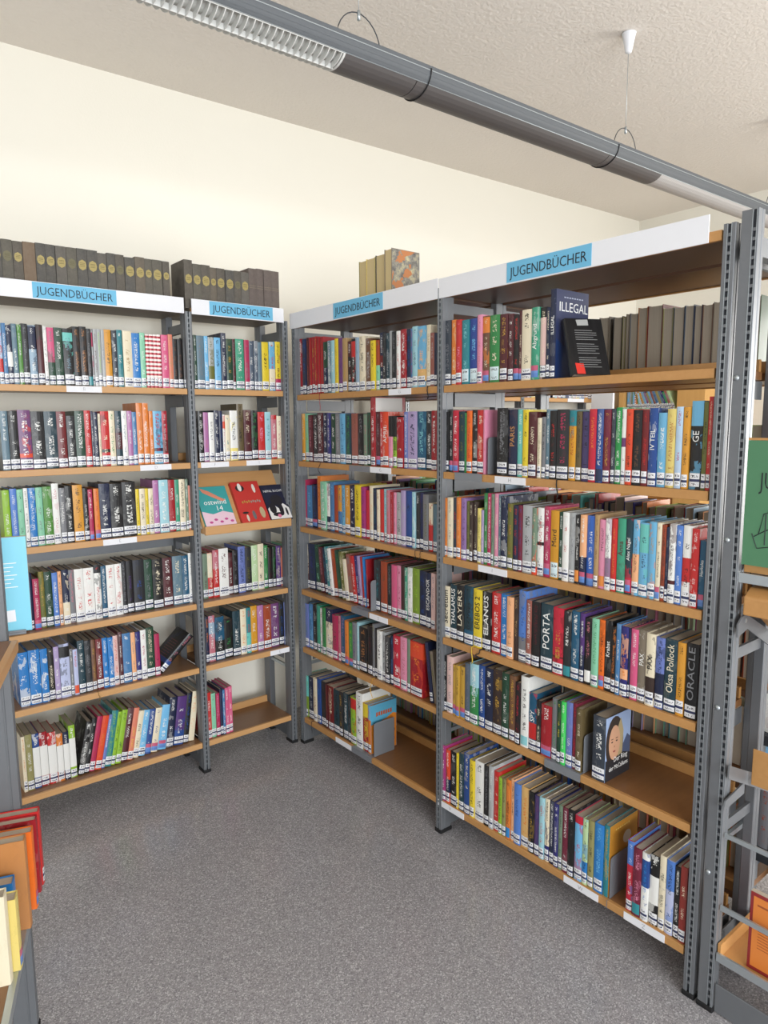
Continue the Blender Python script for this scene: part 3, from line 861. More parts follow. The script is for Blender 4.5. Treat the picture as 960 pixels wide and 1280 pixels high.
L11 0 -0.6558 0.0147 0.217 checkred white
L11 0 -0.6411 0.0178 0.218 checkred white
L11 0 -0.6233 0.0171 0.219 checkred white
L11 0 -0.6063 0.0163 0.220 checkred white
L11 1 -0.5899 0.0304 0.220 rosepink white
L11 0 -0.5595 0.0197 0.224 salmon tan
L11 0 -0.5398 0.0221 0.207 black brown
L11 0 -0.5177 0.0223 0.208 black brown
L11 0 -0.4953 0.0226 0.210 black brown
L12 1 -1.2103 0.0268 0.220 steel white
L12 1 -1.1835 0.0323 0.220 black white
L12 1 -1.1512 0.0450 0.224 plum white hi=orangered:.2-.27
L12 1 -1.1063 0.0460 0.219 black white
L12 1 -1.0603 0.0451 0.219 darkteal white
L12 1 -1.0152 0.0349 0.219 darkred white
L12 1 -0.9802 0.0317 0.202 charcoal white
L12 1 -0.9485 0.0360 0.221 darkgreen white
L12 1 -0.9125 0.0250 0.223 red white
L12 0 -0.8875 0.0097 0.221 navy white
L12 0 -0.8778 0.0175 0.217 navy white
L12 0 -0.8603 0.0098 0.211 cream black
L12 1 -0.8505 0.0337 0.220 red cream hi=black:.25-.31
L12 1 -0.8168 0.0241 0.222 cream green
L12 1 -0.7928 0.0264 0.222 darkteal silver hi=maroon:.3-.6
L12 0 -0.7664 0.0225 0.222 white steel
L12 0 -0.7439 0.0207 0.222 orchid white
L12 0 -0.7232 0.0188 0.218 steelblue white
L12 1 -0.7044 0.0261 0.255 orange white
L12 1 -0.6783 0.0247 0.255 orange white
L12 0 -0.6536 0.0172 0.222 orange white
L12 1 -0.6364 0.0391 0.222 skyblue red hi=navy:.24-.3
L12 0 -0.5973 0.0242 0.223 crimson silver hi=darkred:.2-.45
L13 1 -1.2239 0.0254 0.222 lime white st=0
L13 1 -1.1985 0.0240 0.226 cornflower white st=0
L13 1 -1.1746 0.0225 0.222 mint black st=0
L13 0 -1.1520 0.0157 0.225 white black
L13 1 -1.1363 0.0265 0.225 azure white
L13 1 -1.1099 0.0250 0.225 mint grey
L13 1 -1.0849 0.0326 0.227 grass white
L13 1 -1.0523 0.0257 0.237 white rose
L13 1 -1.0266 0.0222 0.218 grey white
L13 1 -1.0044 0.0281 0.224 black white
L13 1 -0.9762 0.0381 0.226 amber black
L13 0 -0.9382 0.0193 0.211 black white
L13 0 -0.9189 0.0175 0.205 raspberry white lb=blue
L13 0 -0.8975 0.0213 0.207 orange red lb=blue
L13 1 -0.8762 0.0432 0.225 navy white
L13 1 -0.8330 0.0484 0.222 black white
L13 1 -0.7846 0.0563 0.226 black white
L13 0 -0.7283 0.0151 0.194 yellow black
L13 0 -0.7132 0.0240 0.195 cream black
L13 0 -0.6892 0.0139 0.194 yellow black
L13 0 -0.6753 0.0211 0.193 cream black
L13 0 -0.6542 0.0251 0.226 orchid white
L13 1 -0.6291 0.0417 0.226 iceblue white
L13 1 -0.5874 0.0292 0.224 cardinal white
L13 0 -0.5582 0.0197 0.223 seagreen white
L13 0 -0.5386 0.0273 0.224 cream black
L13 0 -0.5113 0.0125 0.223 sage white
L13 1 -0.4988 0.0328 0.195 salmon brown
L14 1 -1.1625 0.0233 0.225 navy blue
L14 1 -1.1393 0.0235 0.202 raspberry white lb=blue
L14 1 -1.1158 0.0201 0.227 olive gold
L14 1 -1.0957 0.0277 0.223 darkgreen white
L14 1 -1.0680 0.0217 0.216 cornflower white
L14 0 -1.0464 0.0139 0.219 peach black
L14 1 -1.0324 0.0266 0.223 navy white hi=cream:.0-.4
L14 0 -1.0058 0.0211 0.219 grey rose
L14 1 -0.9847 0.0350 0.219 white red
L14 1 -0.9498 0.0415 0.218 white red
L14 1 -0.9083 0.0269 0.226 white red hi=charcoal:.85-1
L14 0 -0.8814 0.0215 0.218 petrol white
L14 1 -0.8599 0.0349 0.219 white red
L14 1 -0.8251 0.0291 0.219 white red
L14 0 -0.7960 0.0189 0.226 charcoal grey
L14 1 -0.7771 0.0276 0.225 black purple
L14 1 -0.7495 0.0474 0.225 charcoal blue
L14 1 -0.7021 0.0351 0.221 darkgreen grey
L14 1 -0.6670 0.0468 0.218 black cream
L14 1 -0.6202 0.0431 0.217 maroon white
L14 1 -0.5771 0.0439 0.220 steel cream
L14 1 -0.5331 0.0314 0.217 petrol white
L14 0 -0.5017 0.0275 0.225 white grey
L15 1 -1.2121 0.0356 0.218 azure white hi=white:0-0
L15 1 -1.1765 0.0417 0.221 azure white hi=white:0-0
L15 1 -1.1348 0.0276 0.218 azure white hi=white:0-0
L15 1 -1.1072 0.0223 0.215 black cream
L15 0 -1.0849 0.0207 0.216 lavender white
L15 1 -1.0642 0.0381 0.222 lavenderblue black hi=black:.75-.95
L15 0 -1.0261 0.0123 0.196 grey white
L15 0 -1.0138 0.0186 0.191 lavenderblue red lb=orangered
L15 1 -0.9952 0.0274 0.223 darkteal white
L15 1 -0.9677 0.0258 0.218 charcoal grey
L15 0 -0.9420 0.0180 0.215 brown gold
L15 1 -0.9240 0.0263 0.215 darkred white
L15 0 -0.8977 0.0224 0.214 azure white
L15 0 -0.8753 0.0227 0.212 azure white
L15 0 -0.8526 0.0208 0.214 blush red
L15 0 -0.8318 0.0168 0.227 maroon white
L15 1 -0.8151 0.0360 0.216 steelblue white
L15 0 -0.7790 0.0193 0.214 peach grey
L15 0 -0.7597 0.0216 0.213 indigo white
L15 0 -0.7381 0.0240 0.217 white raspberry
L15 1 -0.7141 0.0354 0.222 darkgreen cream
L15 0 -0.6787 0.0233 0.187 raspberry black
L16 0 -1.2214 0.0145 0.231 cream orange
L16 1 -1.2069 0.0256 0.233 khaki white
L16 1 -1.1813 0.0259 0.229 blue white hi=white:.2-.75
L16 1 -1.1554 0.0300 0.227 cardinal white hi=white:.2-.75
L16 1 -1.1254 0.0323 0.218 red white hi=white:.2-.75
L16 1 -1.0931 0.0250 0.203 orange white hi=white:.2-.75
L16 0 -1.0681 0.0233 0.204 navy white hi=white:.2-.75
L16 1 -1.0448 0.0255 0.225 lime white hi=white:.2-.75
L16 1 -1.0192 0.0238 0.224 black white ln=12
L16 0 -0.9954 0.0200 0.231 black white ln=12
L16 0 -0.9754 0.0222 0.234 raspberry red ln=12
L16 1 -0.9531 0.0266 0.231 orangered orange ln=12
L16 0 -0.9266 0.0144 0.230 periwinkle white ln=12
L16 1 -0.9121 0.0270 0.242 teal lime ln=11
L16 0 -0.8851 0.0168 0.231 lime black ln=11
L16 0 -0.8683 0.0233 0.234 lime darkgreen ln=11
L16 1 -0.8450 0.0278 0.236 maroon white ln=11
L16 0 -0.8172 0.0238 0.229 salmon yellow ln=11
L16 0 -0.7934 0.0262 0.209 cream black ln=11
L16 0 -0.7672 0.0287 0.205 lightblue white ln=10
L16 0 -0.7385 0.0268 0.202 blue white lb=blue ln=10
L16 0 -0.7117 0.0294 0.199 cream blue lb=blue ln=10
L16 1 -0.6823 0.0389 0.204 lightblue white lb=blue ln=10
L16 1 -0.6434 0.0349 0.229 navy white ln=8
L16 1 -0.6085 0.0449 0.225 purple white hi=blue:0-.3 ln=8
L16 0 -0.5637 0.0263 0.232 black blue ln=8
L16 0 -0.5373 0.0291 0.232 cream peach ln=8 st=0
L21 0 -0.4454 0.0138 0.230 darkgreen white
L21 1 -0.4316 0.0348 0.229 steel grey
L21 0 -0.3968 0.0188 0.229 lightblue white
L21 1 -0.3780 0.0284 0.226 silver olive hi=olive:.2-.45
L21 1 -0.3496 0.0312 0.226 lightblue navy
L21 0 -0.3184 0.0243 0.248 navy white
L21 1 -0.2942 0.0319 0.224 darkgreen gold
L21 0 -0.2623 0.0149 0.225 maroon grey
L21 1 -0.2474 0.0426 0.227 seagreen white
L21 0 -0.2049 0.0254 0.225 raspberry grey
L21 0 -0.1795 0.0231 0.222 slategrey white
L21 0 -0.1564 0.0207 0.224 slategrey white
L21 0 -0.1358 0.0219 0.220 steel grey
L21 1 -0.1139 0.0358 0.222 yellow black
L21 0 -0.0781 0.0320 0.225 skyblue red hi=cream:.1-.45
L21 0 -0.0460 0.0297 0.227 yellow black hi=raspberry:0-.25
L21 0 -0.0163 0.0136 0.228 steelblue white
L22 0 -0.4341 0.0236 0.223 black white
L22 0 -0.4106 0.0238 0.217 orchid rose
L22 0 -0.3868 0.0264 0.217 white grey
L22 0 -0.3604 0.0243 0.226 navy white
L22 0 -0.3361 0.0171 0.224 navy blue
L22 0 -0.3190 0.0123 0.208 white red hi=orangered:.7-.85
L22 0 -0.3067 0.0223 0.206 cream teal
L22 1 -0.2844 0.0376 0.226 white navy hi=paleyellow:.0-.25
L22 1 -0.2468 0.0330 0.256 bronze black
L22 1 -0.2137 0.0387 0.229 maroon cream
L22 1 -0.1751 0.0340 0.227 black green
L22 1 -0.1411 0.0371 0.220 red pink
L22 0 -0.1040 0.0322 0.220 iceblue teal
L22 0 -0.0718 0.0299 0.206 red white hi=rose:.2-.9
L22 0 -0.0419 0.0275 0.201 cream raspberry
L22 0 -0.0144 0.0277 0.187 red black
L24 0 -0.4289 0.0245 0.209 sage maroon
L24 0 -0.4044 0.0247 0.211 red white hi=cream:.45-.98
L24 0 -0.3797 0.0300 0.221 rose white hi=red:.0-.6
L24 1 -0.3497 0.0482 0.224 white maroon
L24 0 -0.3016 0.0231 0.198 maroon white
L24 0 -0.2784 0.0270 0.205 black grey
L24 1 -0.2515 0.0368 0.222 periwinkle navy
L24 0 -0.2147 0.0335 0.213 charcoal olive
L24 0 -0.1812 0.0350 0.219 palegreen white
L24 0 -0.1461 0.0328 0.222 cream black
L24 0 -0.1134 0.0221 0.211 green white
L24 0 -0.0913 0.0250 0.196 black maroon
L24 0 -0.0663 0.0196 0.199 black green
L24 0 -0.0466 0.0272 0.201 purple cream
L24 0 -0.0195 0.0297 0.190 salmon red
L24 0 0.0102 0.0318 0.201 mint teal
L25 0 -0.4385 0.0182 0.217 navy orange
L25 0 -0.4202 0.0313 0.217 rose white hi=silverblue:.6-.85
L25 1 -0.3889 0.0454 0.205 petrol white hi=black:.2-.45
L25 1 -0.3435 0.0436 0.187 black green
L25 1 -0.2998 0.0391 0.218 darkteal white
L25 0 -0.2607 0.0317 0.222 cream orange
L25 0 -0.2290 0.0240 0.222 aqua red hi=teal:.45-1
L25 0 -0.2049 0.0351 0.226 ochre white
L25 0 -0.1698 0.0328 0.223 orchid white
L25 1 -0.1370 0.0416 0.219 rust white
L25 1 -0.0954 0.0451 0.219 plum white
L25 0 -0.0504 0.0285 0.217 black blue
L25 0 -0.0218 0.0259 0.215 periwinkle grey
L25 0 0.0041 0.0233 0.211 darkgreen white
L26 0 -0.4551 0.0225 0.222 red white
L26 0 -0.4325 0.0234 0.212 mint grey
L26 0 -0.4091 0.0193 0.207 raspberry pink
L26 0 -0.3897 0.0144 0.223 navy purple
L26 0 -0.3753 0.0130 0.216 steelblue white
L26 0 -0.3623 0.0182 0.223 rosepink white
L26 0 -0.3441 0.0183 0.225 rosepink white"""
ORD = 'first second third fourth fifth sixth seventh eighth ninth tenth eleventh twelfth thirteenth fourteenth fifteenth sixteenth seventeenth eighteenth nineteenth twentieth'.split()
TENS = {2: 'twenty', 3: 'thirty', 4: 'forty'}
def ordinal(n):
    if n <= 20: return ORD[n-1]
    t, u = divmod(n, 10)
    return {30: 'thirtieth', 40: 'fortieth'}[n] if u == 0 else TENS[t]+'-'+ORD[u-1]
BAY = {'L1': 'wide wall bay', 'L2': 'narrow corner bay', 'R1': 'inner right bay', 'R2': 'outer right bay'}
SHELF = ['top', 'second', 'third', 'fourth', 'fifth', 'bottom']
SD = {'L1': [.02,.03,.022,.045,.03,.05], 'L2': [.02,.03,0,.06,.04,.02], 'R1': [.02,.02,.034,.04,.02,.017], 'R2': [.010,.015,.012,.012,.008,.006]}
IDENT = Matrix.Identity(4)
ID = {'L': Matrix.Identity(4), 'R': at(RX, 0, 0) @ Matrix.Rotation(R(-90), 4, 'Z')}
def sticker_cols(kind, seed):
    pr = (0, 0, seed, 1)
    if kind == 'sw': return (lin('cfe3e8'), lin('cfe3e8'), lin('d7e9ee'), pr)
    if kind: return (lin('5a83c6' if kind == 'blue' else kind), lin('6a8fce' if kind == 'blue' else kind), (*lin('c25a78' if kind == 'blue' else kind)[:3], 0.0), pr)
    return (lin('e4e6ea'), lin('283058'), lin('e9eaec'), pr)
def make_book(acc_or_none, tf, w, h, d, c1, c2, ct, lo, hi, sticker, seed, title, label=None, group=None, art=1.0, name='book'):
    """tf: world matrix of the spine foot (x across the spine, y into the shelf, z up)"""
    ta = 0.0 if title else 1.0
    cols = ((*blin(c1), art), (*blin(c2), 1), (*blin(ct), ta), (lo, hi, seed, w))
    t = min(.0018, w*.15); f = .003 if w > .012 else .0012
    pc = ((0, 0, 0, 1),)*4
    if acc_or_none is not None:
        a = acc_or_none
        add_cover(a, w, h, d, cols, tf, 3 if c1 == 'checkred' else 0); add_box(a, -w/2+t+.0001, w/2-t-.0001, .005, d-f, .002, h-.003, 1, pc, tf)
        sz0 = .004+.005*((seed*13) % 1); sz1 = sz0+.031+.006*((seed*29) % 1) if sticker != 'sw' else .052
        if sticker != 'none': add_sticker(a, w, sz0, sz1, sticker_cols(sticker, seed), tf, 2, .84+.12*((seed*7) % 1))
        return None
    e = bpy.data.objects.new(name, None); COL.objects.link(e); e.empty_display_size = .03; e.matrix_world = tf
    tag(e, label, 'book', group)
    a = Acc(); add_cover(a, w, h, d, cols, IDENT); me = a.mesh('cover', [M['cover']])
    o = bpy.data.objects.new('cover', me); COL.objects.link(o); o.parent = e
    a = Acc(); add_box(a, -w/2+t+.0001, w/2-t-.0001, .005, d-f, .002, h-.003, 0, pc, IDENT); me = a.mesh('page_block', [M['pages']])
    o = bpy.data.objects.new('page_block', me); COL.objects.link(o); o.parent = e
    if sticker != 'none':
        a = Acc(); sz0 = .004+.005*((seed*13) % 1); sz1 = sz0+.031+.006*((seed*29) % 1) if sticker != 'sw' else .052; add_sticker(a, w, sz0, sz1, sticker_cols(sticker, seed), IDENT, 0, .84+.12*((seed*7) % 1)); me = a.mesh('spine_sticker', [M['sticker']])
        o = bpy.data.objects.new('spine_sticker', me); COL.objects.link(o); o.parent = e
        if sticker not in ('', 'none'): o['label'] = {'sw': 'pale blue spine sticker'}.get(sticker, f'{say(sticker)} spine sticker')
    if title.strip():
        tx = title.replace('_', ' ')
        m = M.get('t_'+ct) or plain(ct+'_title_print', ct, .45); M['t_'+ct] = m
        sz = min(w*.78, .05)
        o = text_mesh('title', tx, sz, m, e, at(0, -.0006, h*.60) @ SPINE, extrude=.0002)
        ext = max(v.co.z for v in o.data.vertices)-min(v.co.z for v in o.data.vertices)
        want = {'GE': .0, 'ORACLE': .7, 'LAYERS': .62, 'EREBOS 2': .55, 'ELANUS': .66}.get(tx, 0)
        q = min(h*.66/ext, 1.0) if ext > h*.66 else (want*h/ext if want else 1.0)
        o.data.transform(at(0, 0, h*.60) @ Matrix.Diagonal((1, 1, q, 1)) @ at(0, 0, -h*.60))
    return e
BOOKS = []
for ln in DATA.strip().splitlines():
    t = ln.split()
    b = dict(bay=t[0][:2], sh=int(t[0][2]), big=t[1] == '1', s=float(t[2]), w=float(t[3]), h=float(t[4]), c1=t[5], ct=t[6], c2='', lo=2., hi=-1., st='', T='', ln=0., cov='')
    for o in t[7:]:
        k, v = o.split('=')
        if k == 'hi': b['c2'], r = v.split(':'); b['lo'], b['hi'] = [float(x) for x in r.split('-')]
        if k == 'lb': b['st'] = v
        if k == 'sw': b['st'] = 'sw'
        if k == 'st': b['st'] = 'none'
        if k == 'T': b['T'] = v
        if k == 'ln': b['ln'] = float(v)
        if k == 'cover': b['cov'] = v
    BOOKS.append(b)
for i, b in enumerate(BOOKS):
    key = (b['bay'], b['sh']); b['n'] = sum(1 for x in BOOKS[:i] if (x['bay'], x['sh']) == key)+1
    nb = lambda j: say(BOOKS[j]['c1']) if 0 <= j < len(BOOKS) and (BOOKS[j]['bay'], BOOKS[j]['sh']) == key else None
    size = 'thick ' if b['w'] > .036 else ('thin ' if b['w'] < .013 else ('tall ' if b['h'] > .235 else ('small ' if b['h'] < .175 else '')))
    head = f"{size}{say(b['c1'])} book with {say(b['ct'])} title"
    if b['c2']: head = f"{size}{say(b['c1'])} and {say(b['c2'])} book with {say(b['ct'])} title"
    tail = f", {ordinal(b['n'])} on {SHELF[b['sh']-1]} shelf, {BAY[b['bay']]}"
    mid = ''
    p, q = nb(i-1), nb(i+1)
    wc = lambda x: len(x.replace(',', ' ').replace('-', ' ').split())
    if p and q and wc(head+f" between {p} and {q}"+tail) <= 16: mid = f" between {p} and {q}"
    elif p and wc(head+f" after {p} one"+tail) <= 16: mid = f" after {p} one"
    elif q and wc(head+f" before {q}"+tail) <= 16: mid = f" before {q}"
    b['label'] = head+mid+tail
STUFF = Acc()
rb = random.Random(3)
def place(b, acc=None):
    z = (ZL if b['bay'][0] == 'L' else ZR)[b['sh']-1]; y = SD[b['bay']][b['sh']-1] + rb.uniform(-.002, .004)
    w = max(.0042, b['w']-.0014); th = R(b['ln']); wr = w*math.cos(th) if abs(b['ln']) < 30 else w
    d = min(.165, max(.105, b['h']*.66)) if b['bay'][0] == 'R' or b['sh'] != 4 else .145
    if th >= 0: m = at(b['s']+b['w']*.5 + w/2, y, z+.0004) @ Matrix.Rotation(th, 4, 'Y') @ at(-w/2, 0, 0)
    else: m = at(b['s']+b['w']*.5 - w/2, y, z+.0004) @ Matrix.Rotation(th, 4, 'Y') @ at(w/2, 0, 0)
    c2 = b['c2'] or b['ct']
    return make_book(acc, ID[b['bay'][0]] @ m, w, b['h'], d, b['c1'], c2, b['ct'], b['lo'], b['hi'], b['st'], rb.random(), b['T'],
                     b['label'], f"{BAY[b['bay']]} {SHELF[b['sh']-1]} shelf books", art=(1.0 if b['c2'] else (.45 if rb.random() < .25 else .1))), m, w, d
for b in BOOKS:
    if b['big']: b['obj'] = place(b)
    else: place(b, STUFF)

# special books ------------------------------------------------------
def flat(name, pts, m, parent, tf, off=0.0, thick=.0003):
    """thin printed patch: pts in (across, up), tf maps x across, y up, z out of the page"""
    return MB().prism(pts, off, off+thick, tf).build(name, m, parent)
def ell(cx, cy, rx, ry, n=20, a0=0, a1=360):
    return [(cx+rx*math.cos(R(a0+(a1-a0)*i/n)), cy+ry*math.sin(R(a0+(a1-a0)*i/n))) for i in range(n+(a1-a0 < 360))]
def cover_plane(w):   # printed face on the local +x board: across = into the shelf, up = up, out = +x
    return Matrix(((0, 0, 1, w/2+.0002), (1, 0, 0, 0), (0, 1, 0, 0), (0, 0, 0, 1)))
def txt(body, size, m, parent, tf, x, y, off=.0006, align='CENTER', name='lettering', sx=1.0):
    return text_mesh(name, body, size, m, parent, tf @ at(x, y, off), align=align, extrude=.0001, sx=sx)
P = lambda n, c, r=.42: M.setdefault('p_'+n, plain(n, c, r))
for b in BOOKS:
    if b['cov'] == 'ILLEGAL':
        e, m, w, d = b['obj']; T = cover_plane(w); h = b['h']
        c = flat('cover_panel', [(0.002, .001), (d-.001, .001), (d-.001, h-.001), (.002, h-.001)], P('navy_cover_print', '2b3357'), e, T)
        txt('ILLEGAL', .04, M['white_ink'], c, T, d*.53, h-.052, .0005, sx=1.0)
        [flat('small_print', [(d*(.24+i*.075), h-.024), (d*(.29+i*.075), h-.024), (d*(.29+i*.075), h-.0205), (d*(.24+i*.075), h-.0205)], P('pale_small_print', 'a9b0c6'), c, T, .0004) for i in range(8)]
        flat('starry_field', [(0.004, .003), (d-.003, .003), (d-.003, h*.42), (d*.5, h*.3), (.004, h*.45)], P('deep_blue_print', '1c3566'), c, T, .0004)
        b['obj'][0]['label'] = 'tall navy book with white ILLEGAL title, front cover showing behind a leaning black book'
    if b['cov'] == 'FACE':
        e, m, w, d = b['obj']; T = cover_plane(w); h = b['h']
        c = flat('cover_panel', [(.001, .001), (d-.001, .001), (d-.001, h-.001), (.001, h-.001)], P('sky_print', '9fb4d8'), e, T)
        flat('mountain_print', [(d*.6, .002), (d-.002, .002), (d-.002, h*.55), (d*.86, h*.62), (d*.72, h*.5), (d*.6, h*.42)], P('mountain_print', '4d5a78'), c, T, .0004)
        flat('hair_print', ell(d*.36, h*.57, d*.345, h*.41), P('dark_hair_print', '3a302c'), c, T, .0005)
        flat('light_hair_print', [(d*.5, h*.1), (d*.66, h*.3), (d*.70, h*.7), (d*.58, h*.92), (d*.48, h*.8)], P('blonde_hair_print', 'b3a079'), c, T, .0008)
        f = flat('face_print', ell(d*.35, h*.57, d*.22, h*.27), P('skin_print', 'd1a182'), c, T, .0011)
        for q in (-.09, .09): flat('eye_print', ell(d*(.34+q), h*.59, d*.035, h*.012, 10), P('dark_eye_print', '3b2c2a'), f, T, .0014); flat('brow_print', ell(d*(.34+q), h*.635, d*.05, h*.007, 10), P('brow_print', '5c4236'), f, T, .0014)
        flat('nose_print', ell(d*.35, h*.51, d*.02, h*.016, 10), P('nose_shade_print', 'b07e62'), f, T, .0014)
        flat('mouth_print', ell(d*.345, h*.435, d*.05, h*.014, 12), P('lip_print', 'a24e4a'), f, T, .0014)
        k = flat('dark_ground_print', [(.002, .002), (d-.002, .002), (d-.002, h*.30), (d*.7, h*.36), (d*.3, h*.30), (.002, h*.34)], P('dark_ground_print', '2a2b30'), c, T, .0017)
        txt('Der Ring', .024, M['white_ink'], c, T, d*.60, h*.30, .0022, sx=.85); txt('der McCallums', .021, M['white_ink'], c, T, d*.53, h*.175, .0022, sx=.8)
        b['obj'][0]['label'] = 'thick book with a young woman\'s face on its front cover, alone past the bookend'
    if b['cov'] == 'BLANK':
        e, m, w, d = b['obj']; T = cover_plane(w); h = b['h']
        c = flat('cover_panel', [(.001, .001), (d-.001, .001), (d-.001, h-.001), (.001, h-.001)], P('comic_blue_print', '58a5c4'), e, T)
        o = [(.002, .002), (d-.002, .002), (d-.002, h*.70), (d*.85, h*.73), (d*.6, h*.66), (d*.35, h*.62), (.002, h*.60)]
        flat('orange_field', o, P('comic_orange_print', 'e68a2c'), c, T, .0004)
        for i in range(7): flat('title_block', [(d*(.2+i*.09), h*(.75+.012*(i % 2))), (d*(.27+i*.09), h*.755), (d*(.265+i*.09), h*.84), (d*(.205+i*.09), h*.83)], P('comic_title_print', 'd0662f' if i % 2 else 'b9562b'), c, T, .0005)
        for cx, cy, r_, cc in ((.55, .5, .16, '2b1d1e'), (.8, .52, .07, 'e6b690'), (.84, .36, .09, '7c3b3f'), (.7, .33, .06, 'd8a27e'), (.86, .18, .07, 'c6605a')):
            flat('figure_print', ell(d*cx, h*cy, d*r_, h*r_*.75, 9), P('figure_'+cc, cc), c, T, .0006+cx*.0003)
        b['obj'][0]['label'] = 'sky blue and orange comic book, front cover behind the grey bookend on bottom shelf'
    if b['cov'] == 'AMBER':
        e, m, w, d = b['obj']; T = cover_plane(w); h = b['h']
        c = flat('cover_panel', [(.001, .001), (d-.001, .001), (d-.001, h-.001), (.001, h-.001)], P('amber_cover_print', 'b9802f'), e, T)
        flat('pale_patch', ell(d*.62, h*.72, d*.14, h*.09), P('pale_patch_print', 'cbb9a0'), c, T, .0004)
        for i in range(7): flat('small_print', ell(d*(.22+i*.075), h*.91, d*.028, h*.014, 6), P('gold_small_print', 'd8b25a'), c, T, .0004)
        e['label'] = 'teal spined book with an amber front cover behind the bookend on the lowest shelf'
    if b['bay'] == 'R1' and b['sh'] == 2 and b['h'] > .26 and b.get('obj'):
        e, m, w, d = b['obj']; T = cover_plane(w); h = b['h']
        flat('white_cover_panel', [(.006, .001), (d-.016, .001), (d-.016, h-.003), (.006, h-.003)], P('white_cover_print', 'd9d6d2'), e, T)
FW = ID['R']
def book_at(tf, w, h, d, c1, ct, label, group=None, c2=None, lo=2, hi=-1, sticker='', title='', art=.25, seed=.3, name='book'):
    return make_book(None, tf, w, h, d, c1, c2 or ct, ct, lo, hi, sticker, seed, title, label, group, art, name)
# black book leaning on ILLEGAL, back cover showing
w, h, d = .022, .182, .125
tf = FW @ at(1.578, .004, ZR[0]+.0005) @ Matrix.Rotation(R(-24), 4, 'Z') @ Matrix.Rotation(R(-20), 4, 'Y') @ at(w/2, 0, 0)
e = book_at(tf, w, h, d, 'black', 'charcoal', 'black book leaning left with lines of small print and a red sticker on its back', sticker='none', art=0, title=' ')
T = cover_plane(w)
for r_ in range(17):
    if r_ in (5, 11): continue
    y = h*.78-r_*.0074; x1 = d*(.8 - .1*((r_*7) % 3 == 0))
    flat('print_line', [(d*.22, y), (x1, y), (x1, y+.0017), (d*.22, y+.0017)], P('dim_print', '8b8b8b'), e, T)
flat('silver_sticker', [(d*.32, h*.87), (d*.62, h*.88), (d*.62, h*.985), (d*.30, h*.975)], P('silver_sticker', 'a9aaa8', .3), e, T)
flat('red_sticker', [(d*.12, .002), (d*.34, .002), (d*.32, h*.19), (d*.10, h*.2)], P('red_sticker', 'd8362a'), e, T)
# fore-edge books on the far side of the top shelf, and the loose row on top
FE = [(1.3777,.042,.234,'taupe'),(1.4342,.0374,.229,'black'),(1.4716,.0125,.226,'khaki'),(1.4842,.0155,.234,'taupe'),(1.4997,.0321,.234,'grey'),(1.5295,.0359,.249,'copper'),
 (1.5654,.0545,.25,'darkred'),(1.6199,.0367,.236,'khaki'),(1.6566,.0385,.234,'slate'),(1.695,.0315,.235,'slategrey'),(1.7266,.0263,.231,'navy'),(1.7529,.0341,.23,'brown'),(1.787,.0358,.234,'taupe'),(1.8245,.033,.236,'grey'),(1.859,.036,.23,'tan'),(1.8965,.034,.236,'sage')]
for i, (s, w, h, c) in enumerate(FE):
    tf = FW @ at(s+w/2, .59, ZR[0]+.0005) @ Matrix.Rotation(R(180), 4, 'Z')
    book_at(tf, w-.0012, h, .15, c, 'grey', f'{say(c)} covered book showing its pale fore edge, {ordinal(i+1)} past the ILLEGAL book', 'books turned away on the top shelf', sticker='none', seed=i*.07)
for i, (s, w, h, c, y) in enumerate([(.427, .0549, .215, 'khaki', .085), (.4836, .0614, .215, 'straw', .08), (.5477, .0665, .218, 'slate', .08), (.618, .0471, .226, 'taupe', .07)]):
    tf = FW @ at(s+w/2, y+.15, 2.0597) @ Matrix.Rotation(R(180), 4, 'Z')
    lab = ['leftmost of four books standing on the shelving top, yellowed fore edge outwards', 'second of four yellowed books standing on top of the shelving', 'third of four books on the shelving top, with a slate cover side', 'tallest of four books on the shelving top, painted battle scene on its cover'][i]
    e = book_at(tf, w-.0015, h, .15, c, 'grey', lab, 'books standing on the shelving top', sticker='none', title=' ', art=.3)
    e.children[1].data.materials.clear(); e.children[1].data.materials.append(P('yellowed_pages', 'cdb98a', .8))
    if i == 3:
        T = Matrix(((0, 0, -1, -(w-.0015)/2-.0002), (-1, 0, 0, .15), (0, 1, 0, 0), (0, 0, 0, 1)))
        k = NT('painted_scene_print'); tc = k.n('ShaderNodeTexCoord').outputs['Object']
        n1 = k.noise(tc, 34, 5, .7); n2 = k.noise(tc, 15, 3)
        r_ = k.n('ShaderNodeValToRGB'); r_.color_ramp.elements[0].position = .3; r_.color_ramp.elements[0].color = lin('3f3b3c'); r_.color_ramp.elements[1].position = .72; r_.color_ramp.elements[1].color = lin('c9bf94')
        el = r_.color_ramp.elements.new(.5); el.color = lin('7d7a72'); k.l(n1, r_.inputs[0])
        k.l(k.mix(k.mth('GREATER_THAN', n2, .58), r_.outputs[0], lin('b3713f')), k.b.inputs['Base Color'])
        flat('cover_picture', [(.002, .002), (.148, .002), (.148, h-.002), (.002, h-.002)], k.m, e, T)

